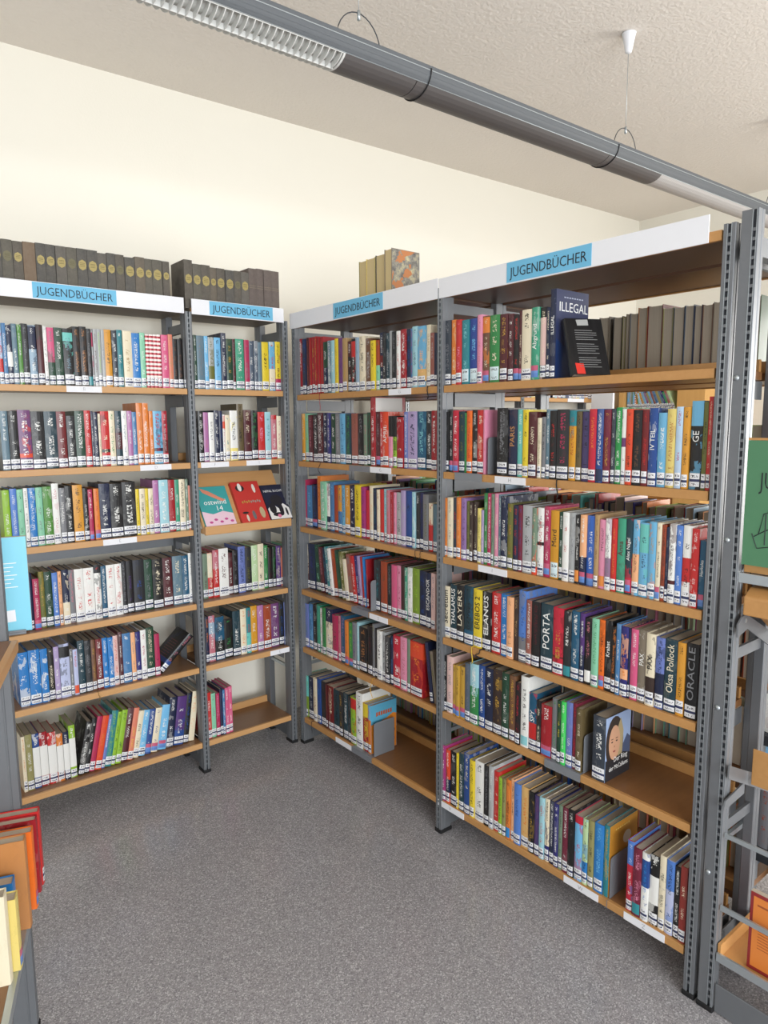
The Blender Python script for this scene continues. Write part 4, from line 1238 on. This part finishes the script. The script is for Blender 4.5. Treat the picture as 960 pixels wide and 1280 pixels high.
# old cloth-bound volumes ------------------------------------------------
VOL = [(-1.4,.036,.19),(-1.362,.034,.192),(-1.326,.038,.19),(-1.286,.042,.191),(-1.242,.044,.19),(-1.196,.0332,.186),(-1.1628,.0373,.191),(-1.1254,.0333,.191),(-1.0922,.0427,.192),(-1.0494,.0338,.193),(-1.0156,.0351,.192),(-.9805,.0388,.192),(-.9417,.0375,.193),
 (-.9042,.0382,.192),(-.8659,.0398,.192),(-.8261,.0354,.191),(-.7907,.033,.192),(-.7577,.0352,.191),(-.7224,.0415,.189),(-.6809,.04,.192),(-.6409,.0316,.194),(-.6092,.042,.193),(-.5656,.0303,.194),
 (-.4739,.0381,.211),(-.4358,.0388,.198),(-.397,.0427,.198),(-.3543,.03,.198),(-.3243,.0406,.197),(-.2837,.0413,.196),(-.2424,.0349,.197),(-.2075,.039,.195),(-.1685,.0396,.217),(-.1289,.0365,.218),(-.0924,.0408,.218),(-.0515,.0415,.218)]
vc = random.Random(5)
for i, (s, w, h) in enumerate(VOL[4:]):
    last = i >= len(VOL)-8; w -= .0012
    h -= .012
    h += vc.uniform(-.003, .003)
    e = empty('bound_volume', None, 'book', 'old cloth-bound volumes on top of the shelving', (s+w/2, .022+vc.uniform(-.002, .004), 2.0875), (0, 0, 0))
    base = vc.choice(['45453f', '33373a', '554d43', '3f3c38', '4b4a48']) if not last else '4e4243'
    if i == 4: base = '6b5540'
    cols = ((*lin(base)[:3], 1),)*3+((2, -1, .1, w),)
    a = Acc(); add_cover(a, w, h, .14, cols, IDENT); me = a.mesh('cover', [M['cloth']]); o = bpy.data.objects.new('cover', me); COL.objects.link(o); o.parent = e
    a = Acc(); add_box(a, -w/2+.003, w/2-.003, .005, .137, .002, h-.004, 0, cols, IDENT); me = a.mesh('page_block', [M['pages']]); o = bpy.data.objects.new('page_block', me); COL.objects.link(o); o.parent = e
    T = at(0, -.0002, 0) @ FACE
    n = i+1
    if last:
        for z in (.118, .127): flat('gilt_rule', [(-w*.44, z), (w*.44, z), (w*.44, z+.0014), (-w*.44, z+.0014)], P('dull_gilt', '8a7c66'), e, T)
        e['label'] = f'plum brown volume with two gilt rules, {ordinal(i-len(VOL)+9)} of four at the corner end'
    else:
        faint = i in (2, 4, 8, 13, 19+6); gm = P('faint_medallion', '6f6a50', .6) if faint else P('gilt_medallion', '94823f' if i % 3 else 'a8975c', .45)
        r_ = w*.40
        if i != 4:
            md = flat('medallion', [(r_*x, .122+r_*1.35*y) for x, y in ((0, 1), (.8, .66), (1, 0), (.8, -.66), (0, -1), (-.8, -.66), (-1, 0), (-.8, .66))], gm, e, T)
            for q in (-.35, .05, .4): flat('medallion_line', [(-r_*.6, .122+r_*q), (r_*.6, .122+r_*q), (r_*.6, .1235+r_*q), (-r_*.6, .1235+r_*q)], P('medallion_dark', '57502c'), md, T, .0003)
        side = 'above the wide wall bay' if s < -.48 else 'above the narrow corner bay'
        k_ = n if s < -.48 else i-18
        tone = 'worn brown volume without a medallion' if i == 4 else ('dark volume with a faded medallion' if faint else 'dark cloth volume with a gold medallion')
        e['label'] = f'{tone}, {ordinal(k_)} from left {side}'

# face-out books on the slanted board --------------------------------------
def face_out(s0, wd, h, t, c, label, arts, lean=0.0):
    e = empty('book', label, 'book', 'face-out books on the slanted board'); e.matrix_world = at(0, -.035, 1.138) @ Matrix.Rotation(-TILT, 4, 'X') @ at(s0, -t-.0006, .001) @ Matrix.Rotation(R(lean), 4, 'Y')
    MB().box(0, wd, 0, t, 0, h).build('cover', P('cv_'+c, c), e, bevel=.001)
    MB().box(.004, wd+.0004, .002, t-.002, .003, h+.0004).build('page_block', M['pages'], e)
    return e, at(0, 0, 0) @ FACE
e, T = face_out(-.449, .148, .205, .012, '3fa0a0', 'teal and pink book lettered ostwind on the slanted board', 0)
flat('pink_field', [(.001, .001), (.147, .001), (.147, .06), (.1, .075), (.05, .062), (.001, .08)], P('pale_pink_print', 'e8c8d6'), e, T, .0002)
flat('figure_print', [(.02, .2), (.06, .18), (.1, .15), (.13, .13), (.11, .125), (.06, .155), (.03, .175)], P('coral_print', 'd98a70'), e, T, .0004)
for q in range(5): flat('scribble_print', ell(.03+q*.025, .022+(q % 2)*.012, .009, .006, 8), P('magenta_print', 'c04f8c'), e, T, .0004)
txt('ostwind', .036, M['white_ink'], e, T, .076, .122, .0006, sx=.95); txt('14', .036, M['white_ink'], e, T, .088, .09, .0006)
e, T = face_out(-.276, .142, .215, .02, 'c23a35', 'red illustrated book in the middle of the slanted board', 0)
for x, y, a, b_, c in ((.04, .18, .022, .018, '2d2a2c'), (.04, .185, .01, .022, 'e7e2da'), (.11, .175, .008, .024, 'ded8cc'), (.03, .05, .016, .006, '2a2626'), (.07, .035, .009, .024, '6c6a6c'), (.115, .045, .013, .03, 'b9a682'), (.034, .022, .006, .018, 'd5cbb8')):
    flat('figure_print', ell(x, y, a, b_, 10), P('fig_'+c, c), e, T, .0002+y*.001)
[flat('letter_print', ell(.032+i*.011, .105+.003*(i % 2), .004, .007, 7), M['gold_ink'] if i < 4 else P('grey_letters', '9a9088'), e, T, .0007) for i in range(9)]
e, T = face_out(-.128, .118, .19, .016, '23263c', 'navy and white book at the corner end of the slanted board', 0)
flat('white_field', [(.004, .004), (.115, .004), (.115, .06), (.09, .085), (.06, .06), (.03, .09), (.004, .06)], P('white_print_field', 'e4e2df'), e, T, .0002)
for x, y, a, b_ in ((.062, .105, .034, .03), (.03, .062, .018, .03), (.072, .055, .012, .034), (.05, .028, .03, .011), (.098, .04, .006, .022)): flat('figure_print', ell(x, y, a, b_, 9), P('dark_figure', '26252b'), e, T, .0004+x*.002)
flat('rose_print', ell(.052, .02, .01, .01, 10), P('rose_spot', 'd77b9a'), e, T, .0008)
txt('NEPAL SUCHT', .0165, M['white_ink'], e, T, .059, .155, .0006, sx=.95)

# fallen book on the fifth shelf of the wide bay
w, h = .026, .205
m = at(-.648, .035, ZL[4]+.0006) @ Matrix.Rotation(R(47), 4, 'Y') @ at(-w/2, 0, 0)
e = book_at(m, w, h, .14, 'black', 'rose', 'black book with red lettering toppled at an angle on the fifth shelf', None, title='', lo=.2, hi=.3, c2='blue')
T = Matrix(((0, 0, -1, -w/2-.0002), (-1, 0, 0, .14), (0, 1, 0, 0), (0, 0, 0, 1)))
for r_ in range(8): flat('print_line', [(.03, h*.3+r_*.012), (.11, h*.3+r_*.012), (.11, h*.3+r_*.012+.002), (.03, h*.3+r_*.012+.002)], P('dark_red_print', '7e3036'), e, T)

# books the photograph shows too small to pick apart: far side of the double-sided row
rr = random.Random(11); NAMES = list(HEX)
def row_back(s0, s1, z, hmin, hmax, gap=0.0):
    s = s0
    while s < s1:
        w = rr.uniform(.014, .042); h = rr.uniform(hmin, hmax)
        if rr.random() > gap:
            tf = FW @ at(s+w/2, .59-rr.uniform(0, .01), z+.0005) @ Matrix.Rotation(R(180), 4, 'Z')
            make_book(STUFF, tf, w-.001, h, rr.uniform(.13, .16), rr.choice(NAMES), rr.choice(NAMES), rr.choice(NAMES), 2, -1, 'none', rr.random(), '', art=.2)
        s += w+.0005
row_back(1.05, 1.36, ZR[0], .15, .19, .25); row_back(.06, .9, ZR[0], .14, .19, .5)
for z in ZR[2:]:
    row_back(.05, .98, z, .17, .235, .06); row_back(1.05, 1.97, z, .18, .235, .05)
row_back(.1, .95, ZR[1], .14, .19, .3); row_back(1.06, 1.97, ZR[1], .14, .185, .3)
lying = [(1.86, .30, ZR[2], 'taupe'), (1.70, .32, ZR[2], 'copper')]
# shelving and bookcase beyond the double-sided row
FAR = empty('library_shelving', 'further steel shelving along the back wall glimpsed beyond the double-sided row', 'shelving', None, (.75, 0, 0))
for s in (0, .95, 1.9): post(FAR, s, -.004); post(FAR, s, .262, -1)
for a in (.016, .966):
    for z in ZL[:4]: board(FAR, a, a+.918, 0, .25, z, 0)
fr = random.Random(21)
for a in (.77, 1.72):
    for z in (ZL[0], ZL[1], ZL[2]):
        s = a
        while s < a+.88:
            w = fr.uniform(.012, .04)
            if fr.random() > .18: make_book(STUFF, at(s+w/2, .03, z+.0005), w-.001, fr.uniform(.16, .22), .13, *(fr.choice(NAMES) for _ in range(3)), 2, -1, '', fr.random(), '', art=.3)
            s += w
for s0, s1 in ((1.36, 1.46), (2.16, 2.34)):
    e = empty('shelf_label', 'white card on the distant shelf edge seen through the gap, ' + ('nearer the corner' if s0 < 2 else 'farther from the corner'), 'label')
    MB().box(s0, s1, -.0022, -.0004, ZL[0]-.0245, ZL[0]-.001).build('card', M['paper'], e)
BC = empty('bookcase', 'pale wooden bookcase with leaning books against the far side wall', 'bookcase', None, (2.98, .12, 0), (0, 0, R(-90)))
ww = wood('bookcase_wood', 'd09b56', 'dfb06c', .45, 2)
for a, b in ((-.02, .02), (.44, .64)): MB().box(a, b, 0, .28, 0, 1.93).build('side_panel', ww, BC, bevel=.002)
MB().box(.02, .44, .265, .28, 0, 1.93).build('back_panel', ww, BC)
for z in (.1, .5, .9, 1.28, 1.655): MB().box(.0205, .4395, .001, .264, z, z+.022).build('shelf_board', ww, BC)
MB().box(-.03, .65, -.01, .28, 1.931, 1.955).build('top_board', ww, BC)
BM = at(2.98, .12, 0) @ Matrix.Rotation(R(-90), 4, 'Z')
s = .03
while s < .41:
    w = fr.uniform(.01, .02)
    th = R(-24) if s > .12 else 0
    make_book(STUFF, BM @ at(s, .03, 1.6775) @ Matrix.Rotation(th, 4, 'Y') @ at(w/2, 0, 0), w, fr.uniform(.13, .16), .12, *(fr.choice(NAMES) for _ in range(3)), 2, -1, '', fr.random(), '', art=.3)
    s += w/math.cos(th)+.001
e = empty('notice_board', 'small white board beside the pale wooden bookcase', 'board', None, (2.4, -.02, 0), (0, 0, R(-90)))
MB().box(0, .165, 0, .02, 1.60, 1.79).build('white_panel', M['paper'], e); MB().box(.07, .09, .021, .04, 0, 1.7).build('stand', M['steel'], e)

me = STUFF.mesh('books', [M['cover'], M['pages'], M['sticker'], M['gingham']])
o = bpy.data.objects.new('books', me); COL.objects.link(o)
tag(o, 'the many smaller books that fill the shelves around the singled out ones', 'books', None, 'stuff')

# ------------------------------------------------------------------ ribbons hanging over the shelf edges
def ribbon(row, s, z, c, length, label, loop=False, sway=.004, th=.0013):
    e = empty('bookmark_ribbon', label, 'ribbon', None, *(LW if row == 'L' else RW))
    pts = [(s, .012, z+.0015), (s, -.002, z+.0015), (s+sway*.2, -.004, z-.012)]
    n = 8
    for i in range(1, n+1): t = i/n; pts.append((s+sway*math.sin(t*3)*1.5, -.004-.002*math.sin(t*5), z-.012-(length-.012)*t))
    if loop: pts += [(s+.02, -.006, z-length-.004), (s+.034, -.006, z-length+.012), (s+.03, -.004, z-.01), (s+.03, -.002, z+.0015), (s+.03, .012, z+.0015)]
    MB().tube(pts, th, 6).build('ribbon_strand', P('rib_'+c, c, .7), e, smooth=True)
ribbon('R', .239, ZR[0], '8c1f26', .075, 'dark red ribbon bookmark hanging below the top shelf, inner bay')
ribbon('R', .235, ZR[1], '1c1c1e', .05, 'black ribbon bookmark over the second shelf edge, inner bay', sway=-.01)
ribbon('R', .885, ZR[2], '1f1e1c', .03, 'black looped ribbon over the third shelf edge, inner bay', True)
ribbon('R', 1.545, ZR[1], '171717', .06, 'black ribbon over the second shelf edge, outer bay', th=.002)
ribbon('R', 1.192, ZR[3], 'c9a93a', .06, 'yellow ribbon bookmark over the fourth shelf edge, outer bay', th=.002)
ribbon('R', 1.232, ZR[3], '1a1a1c', .03, 'black ribbon beside the yellow one on the fourth shelf edge', sway=-.012, th=.002)
ribbon('R', .607, ZR[4], 'd9a52e', .085, 'yellow ribbon loop hanging over the fifth shelf edge, inner bay', sway=-.008)
ribbon('R', .114, ZR[5], '24262a', .06, 'black ribbon below the bottom shelf beside the corner upright')
ribbon('L', -.932, ZL[4], '8a6b3a', .035, 'brown ribbon over the fifth shelf edge, wide wall bay')
ribbon('R', .955, ZR[0], '15161a', .045, 'black tassel under the top shelf of the inner bay', th=.002)

# ------------------------------------------------------------------ suspended luminaire
LA, LB = Vector((-.58, -1.127)), Vector((2.05, -1.182)); ang = math.atan2(LB.y-LA.y, LB.x-LA.x)
LAMP = empty('pendant_light', 'long grey suspended light fitting with a curved white louvre running across the ceiling', 'light fitting', None, (LA.x, LA.y, 2.66), (0, 0, ang))
HA, HB = .070, .058
def arc(t0, t1, n, k=1.0): return [(HA*k*math.cos(R(t0+(t1-t0)*i/n)), -HB*k*math.sin(R(t0+(t1-t0)*i/n))) for i in range(n+1)]
def shell(name, t0, t1, x0, x1, m, k0=1.0, k1=.95, parent=LAMP, n=10):
    return MB().prism(arc(t0, t1, n, k0)+arc(t1, t0, n, k1), x0, x1, axis=0).build(name, m, parent, smooth=False)
X0, XL, XD, X1 = -1.6, .09, 1.70, 3.3
lam = plain('lamp_grey_aluminium', '53575b', .6, 0, .03)
lamd = plain('lamp_dark_cover', '575352', .5, 0, .04)
refl = plain('lamp_white_reflector', 'd2d2ce', .45)
shell('side_panel', 143, 180, X0, X1, lam)
shell('side_panel', 0, 16, X0, X1, lam)
MB().box(X0, X1, -HA, HA, -.001, .012).build('top_channel', lam, LAMP, bevel=.002)
for t in (141, 152, 163, 177):
    a = arc(t, t+2.2, 1, 1.012)+arc(t+2.2, t, 1, .99); MB().prism(a, X0, X1, axis=0).build('rib_line', M['zinc'] if t in (141, 177) else lam, LAMP)
shell('cover_panel', 17, 142, XL, .35, lamd); shell('cover_panel', 17, 142, .353, 1.33, lamd); shell('cover_panel', 17, 142, 1.333, XD, lamd)
shell('reflector', 17, 142, X0, XL, refl, .66, .6); shell('end_rim', 14, 143, XL-.006, XL, refl, 1.004, .9)
k = NT('perforated_diffuser'); tc = k.sep(k.n('ShaderNodeTexCoord').outputs['Object'])
s1 = k.mth('GREATER_THAN', k.mth('SINE', k.mth('MULTIPLY', tc[0], 620.0)), .1)
k.l(k.mix(k.mth('MULTIPLY', s1, .5), lin('b4b0ad'), lin('8d8b8a')), k.b.inputs['Base Color']); k.b.inputs['Roughness'].default_value = .45
shell('diffuser', 17, 142, XD, X1, k.m)
x = XL-.012; first = None
while x > X0+.55:
    if first is None:
        first = MB().prism(arc(17, 142, 12, 1.0)+arc(142, 17, 12, .72), -.0012, .0012, axis=0).build('louvre_blade', refl, LAMP); o = first
    else: o = first.copy(); COL.objects.link(o); o.parent = LAMP
    o.location.x = x; x -= .0205
for t in (30, 84, 139):
    MB().prism(arc(t, t+2.5, 1, 1.003)+arc(t+2.5, t, 1, .74), X0, XL, axis=0).build('louvre_rail', refl, LAMP)
for x in (.393, 1.365):
    MB().tube([(x, p[0], p[1]) for p in arc(-3, 183, 22, 1.03)], .0022, 6).build('joint_clip', M['rubber'], LAMP, smooth=True)
for x in (.16, 1.48, 2.80):
    pts = [(x+.078*math.cos(R(a)), -.02, .012+.092*math.sin(R(a))) for a in range(0, 181, 12)]
    MB().tube(pts, .0017, 6).build('wire_loop', M['steel_dark'], LAMP, smooth=True)
    MB().tube([(x, -.02, .085), (x, -.02, .11)], .005, 8).build('wire_nipple', M['zinc'], LAMP, smooth=True)
    MB().tube([(x, -.02, .11), (x, -.02, .42)], .0011, 5).build('suspension_wire', M['zinc'], LAMP, smooth=True)
    pr = [(.010, .388), (.021, .4555), (.0225, .458)]
    cb = MB(); n = 20
    for r_, z in [(.001, .385), (.0085, .3865)]+pr+[(.001, .459)]:
        for q in range(n): cb.v.append((x+r_*1.25*math.cos(2*math.pi*q/n), -.02+r_*1.25*math.sin(2*math.pi*q/n), z))
    for i in range(5):
        for q in range(n): cb.f.append((i*n+q, i*n+(q+1) % n, (i+1)*n+(q+1) % n, (i+1)*n+q))
    cb.build('ceiling_cup', M['paper'], LAMP, smooth=True)

# ------------------------------------------------------------------ display unit at the end of the double-sided row
DU = empty('display_shelving', 'grey steel browsing unit with bent brackets and a green sign, beside the end upright', 'shelving', None, *RW)
def sp(p): return p
post(DU, 2.084, -.006, wx=.020, dy=.034, h=2.09, gx=.011); post(DU, 2.084, .232, -1, wx=.014, dy=.035, h=2.09)
MB().box(2.0685, 2.0995, .0285, .196, 1.985, 2.03).build('cross_rail', M['steel'], DU)
for z in (.10, .50, .98): MB().box(2.080, 2.088, .0285, .196, z, z+.03).build('cross_rail', M['steel'], DU)
for z in (1.70, 1.30, .86, .40):
    c = MB().tube([(2.074, -.0055, z), (2.074, -.0095, z)], .0065, 12).build('bolt', M['zinc'], DU, smooth=True)
MB().box(2.105, 3.1, -.004, .004, 1.198, 1.222).box(2.105, 3.1, .004, .2, 1.198, 1.201).build('shelf_rail', M['zinc'], DU)
MB().box(2.108, 3.1, .0, .006, .512, .524).build('rail_bar', M['zinc'], DU); MB().box(2.108, 3.1, .0, .006, .304, .318).build('rail_bar', M['zinc'], DU)
MB().box(2.107, 3.1, -.004, .002, .158, .182).build('tray_rail', M['zinc'], DU); MB().box(2.107, 3.1, .0, .006, .005, .088).build('plinth_plate', M['steel'], DU, bevel=.002)
MB().box(2.107, 3.1, .0025, .22, .158, .168).box(2.107, 2.115, .0025, .22, .1685, .205).box(2.116, 3.1, .212, .22, .1685, .215).build('tray_board', M['fascia'][1], DU)
MB().box(2.112, 3.1, .01, .225, 1.2235, 1.243).build('shelf_board', M['fascia'][1], DU)
MB().prism([(-.012, 1.118), (-.012, 1.165), (.02, 1.185), (.15, 1.185), (.19, 1.06), (.16, 1.045), (.07, 1.105), (.02, 1.122)], 2.1235, 3.1, axis=0).build('curved_board', M['fascia'][1], DU, bevel=.004)
ar = MB().prism([(-.024, 1.062), (-.024, 1.096), (-.002, 1.112), (.02, 1.114), (.17, 1.04), (.17, 1.0), (.03, 1.074)], 2.117, 2.121, axis=0).build('bent_bracket', M['steel'], DU)
MB().tube([(2.1165, .016, 1.098), (2.122, .016, 1.098)], .006, 10).build('bolt', M['zinc'], ar)
ar = MB().prism([(-.024, .725), (-.026, .690), (.235, .560), (.24, .60)], 2.117, 2.121, axis=0).prism([(-.02, .625), (-.03, .600), (.085, .608), (.085, .640)], 2.111, 2.115, axis=0).build('bent_bracket', M['steel'], DU)
MB().box(2.13, 3.1, .09, .21, .64, .655).box(2.13, 3.1, .085, .0895, .64, .74).build('box_board', M['fascia'][1], DU, bevel=.002)
e = empty('sign_board', 'dark green board with black hand lettering hung on the browsing unit', 'sign', None, *RW)
gb = MB().box(2.114, 2.62, -.0125, -.0095, 1.246, 1.55).build('green_board', plain('green_card', '4d7f5c', .6, 0, .03), e)
MB().box(2.114, 2.62, -.0130, -.0090, 1.5505, 1.556).build('top_edge', M['fascia'][1], e)
text_mesh('lettering', 'JUGENDBÜCHER', .058, M['ink'], e, at(2.146, -.0129, 1.452) @ FACE, thin=.0006, align='LEFT', sx=.62)
lm = MB()
for q in ([(2.150, 1.325), (2.16, 1.375), (2.185, 1.385)], [(2.135, 1.325), (2.148, 1.290), (2.19, 1.30)], [(2.14, 1.318), (2.165, 1.335), (2.19, 1.345)], [(2.165, 1.375), (2.165, 1.30)]):
    lm.tube([(a, -.0130, b) for a, b in q], .0011, 5)
lm.build('book_drawing', M['ink'], e)
def far_book(s, y, z, w, h, d, c, ct, lab, rot=0, st='none', grp=None, title=' '):
    tf = FW @ at(s, y, z) @ Matrix.Rotation(R(rot), 4, 'Z')
    return book_at(tf, w, h, d, c, ct, lab, grp, sticker=st, title=title, art=.1)
e = empty('book', 'orange book with a dark red border standing face out in the low tray', 'book', None, *RW)
MB().box(2.172, 2.33, .026, .044, .1695, .385).build('cover', P('cv_wine', '8d2a2c'), e, bevel=.001); MB().box(2.1715, 2.329, .028, .042, .172, .3856).build('page_block', M['pages'], e)
T = at(0, .0258, 0) @ FACE
flat('orange_panel', [(2.180, .180), (2.33, .180), (2.33, .376), (2.180, .376)], P('orange_panel', 'd9813a'), e, T)
for r_ in range(9): flat('print_line', [(2.195, .30-r_*.008), (2.30, .30-r_*.008), (2.30, .3018-r_*.008), (2.195, .3018-r_*.008)], P('orange_dark_print', 'a0512a'), e, T, .0004)
flat('title_line', [(2.19, .352), (2.30, .352), (2.30, .357), (2.19, .357)], P('orange_dark_print', 'a0512a'), e, T, .0004)
OU = empty('library_shelving', 'grey shelving with dark edges visible behind the browsing unit', 'shelving', None, (RX+.42, -2.02, 0), (0, 0, R(-90)))
for z in (.24, .62, 1.0): MB().box(.0, .9, .0, .22, z, z+.02).box(0, .9, -.006, -.0005, z-.012, z+.02).build('shelf_board', M['steel_dark'], OU)
post(OU, -.02, -.01, h=2.0)
for i, (s, z, w, h, c, lab) in enumerate(((.05, .261, .03, .22, 'amber', 'amber book standing behind the browsing unit'), (.012, .261, .03, .225, 'grey', 'grey book next to the amber one behind the browsing unit'), (.09, .261, .03, .2, 'crimson', 'crimson book behind the browsing unit'), (.02, .641, .05, .12, 'white', 'white box-like book on the middle shelf behind the browsing unit'), (.08, .641, .03, .2, 'raspberry', 'raspberry book on the middle shelf behind the browsing unit'))):
    book_at(at(RX+.42, -2.02, 0) @ Matrix.Rotation(R(-90), 4, 'Z') @ at(s, .02, z) , w, h, .15, c, 'rust', lab, sticker='none')

# ------------------------------------------------------------------ unit at the near left with its row of books
NM = at(-1.405, -.98, 0) @ Matrix.Rotation(R(-108.5), 4, 'Z')
NU = empty('library_shelving', 'grey steel upright and shelves of a unit set askew beside the wide wall bay', 'shelving'); NU.matrix_world = NM
post(NU, .0155, 0, -1, dy=.057, slots=False); post(NU, 1.02, 0, -1, dy=.057, slots=False)
for z in (1.075, .435):
    b_ = MB().box(.034, 1.0, -.30, .0095, z-.022, z).build('shelf_board', M['board'][0], NU); MB().box(.034, 1.0, .01, .024, z-.026, z).build('front_edge', M['fascia'][0] if z > 1 else M['zinc'], b_)
for s, w, h, d, y, c, ct, lab, ttl in ((.048, .028, .20, .17, .045, 'red', 'cardinal', 'red book farthest along the low shelf of the askew unit', ''), (.0775, .026, .195, .17, .042, 'cardinal', 'white', 'dark red book second from the far end of the askew unit', ''),
    (.107, .028, .185, .15, .026, 'darkteal', 'gold', 'teal book between the red and orange ones of the askew unit', ''), (.138, .03, .20, .16, .040, 'tangerine', 'black', 'bright orange book on the low shelf of the askew unit', ''),
    (.172, .03, .165, .14, .02, 'navy', 'white', 'small navy book on the low shelf of the askew unit', ''), (.2055, .03, .22, .17, .034, 'copper', 'brown', 'brown-orange book with its cover showing on the askew unit', ''),
    (.250, .035, .15, .14, .012, 'azure', 'white', 'low azure book before the yellow one on the askew unit', ''), (.335, .034, .165, .15, .030, 'straw', 'black', 'pale yellow book near the front of the askew unit', ''), (.372, .032, .20, .16, .016, 'cream', 'green', 'cream book nearest the camera on the askew unit', '')):
    book_at(NM @ at(s, y, .4355) @ Matrix.Rotation(R(180), 4, 'Z'), w, h, d, c, ct, lab, 'books on the askew unit', sticker='' if c in ('red',) else 'blue' if c in ('straw', 'tangerine') else 'none', title=' ', art=.1)
e = empty('book', 'sky blue book shown back cover outwards beside the askew unit upright', 'book', None, (-1.372, -.80, 1.037), (0, 0, R(-12)))
MB().box(-.07, .055, 0, .016, 0, .262).build('cover', P('cv_cyan', '7fcbe2'), e, bevel=.001); MB().box(-.068, .0555, .002, .014, .003, .2625).build('page_block', M['pages'], e)
T = at(0, -.0002, 0) @ FACE
for r_ in range(7): flat('print_line', [(-.01, .19-r_*.011), (.028-.008*(r_ % 3), .19-r_*.011), (.028-.008*(r_ % 3), .192-r_*.011), (-.01, .192-r_*.011)], M['white_ink'], e, T)
flat('code_sticker', [(-.012, .028), (.018, .03), (.017, .062), (-.012, .06)], M['paper'], e, T)
hk = empty('display_bracket', 'grey bracket on the askew unit holding the sky blue book', 'bracket', None, (-1.372, -.80, 1.03), (0, 0, R(-12)))
MB().box(-.16, .04, -.006, .024, .0, .006).box(-.16, .04, -.006, -.003, .0065, .012).build('ledge', M['steel'], hk)
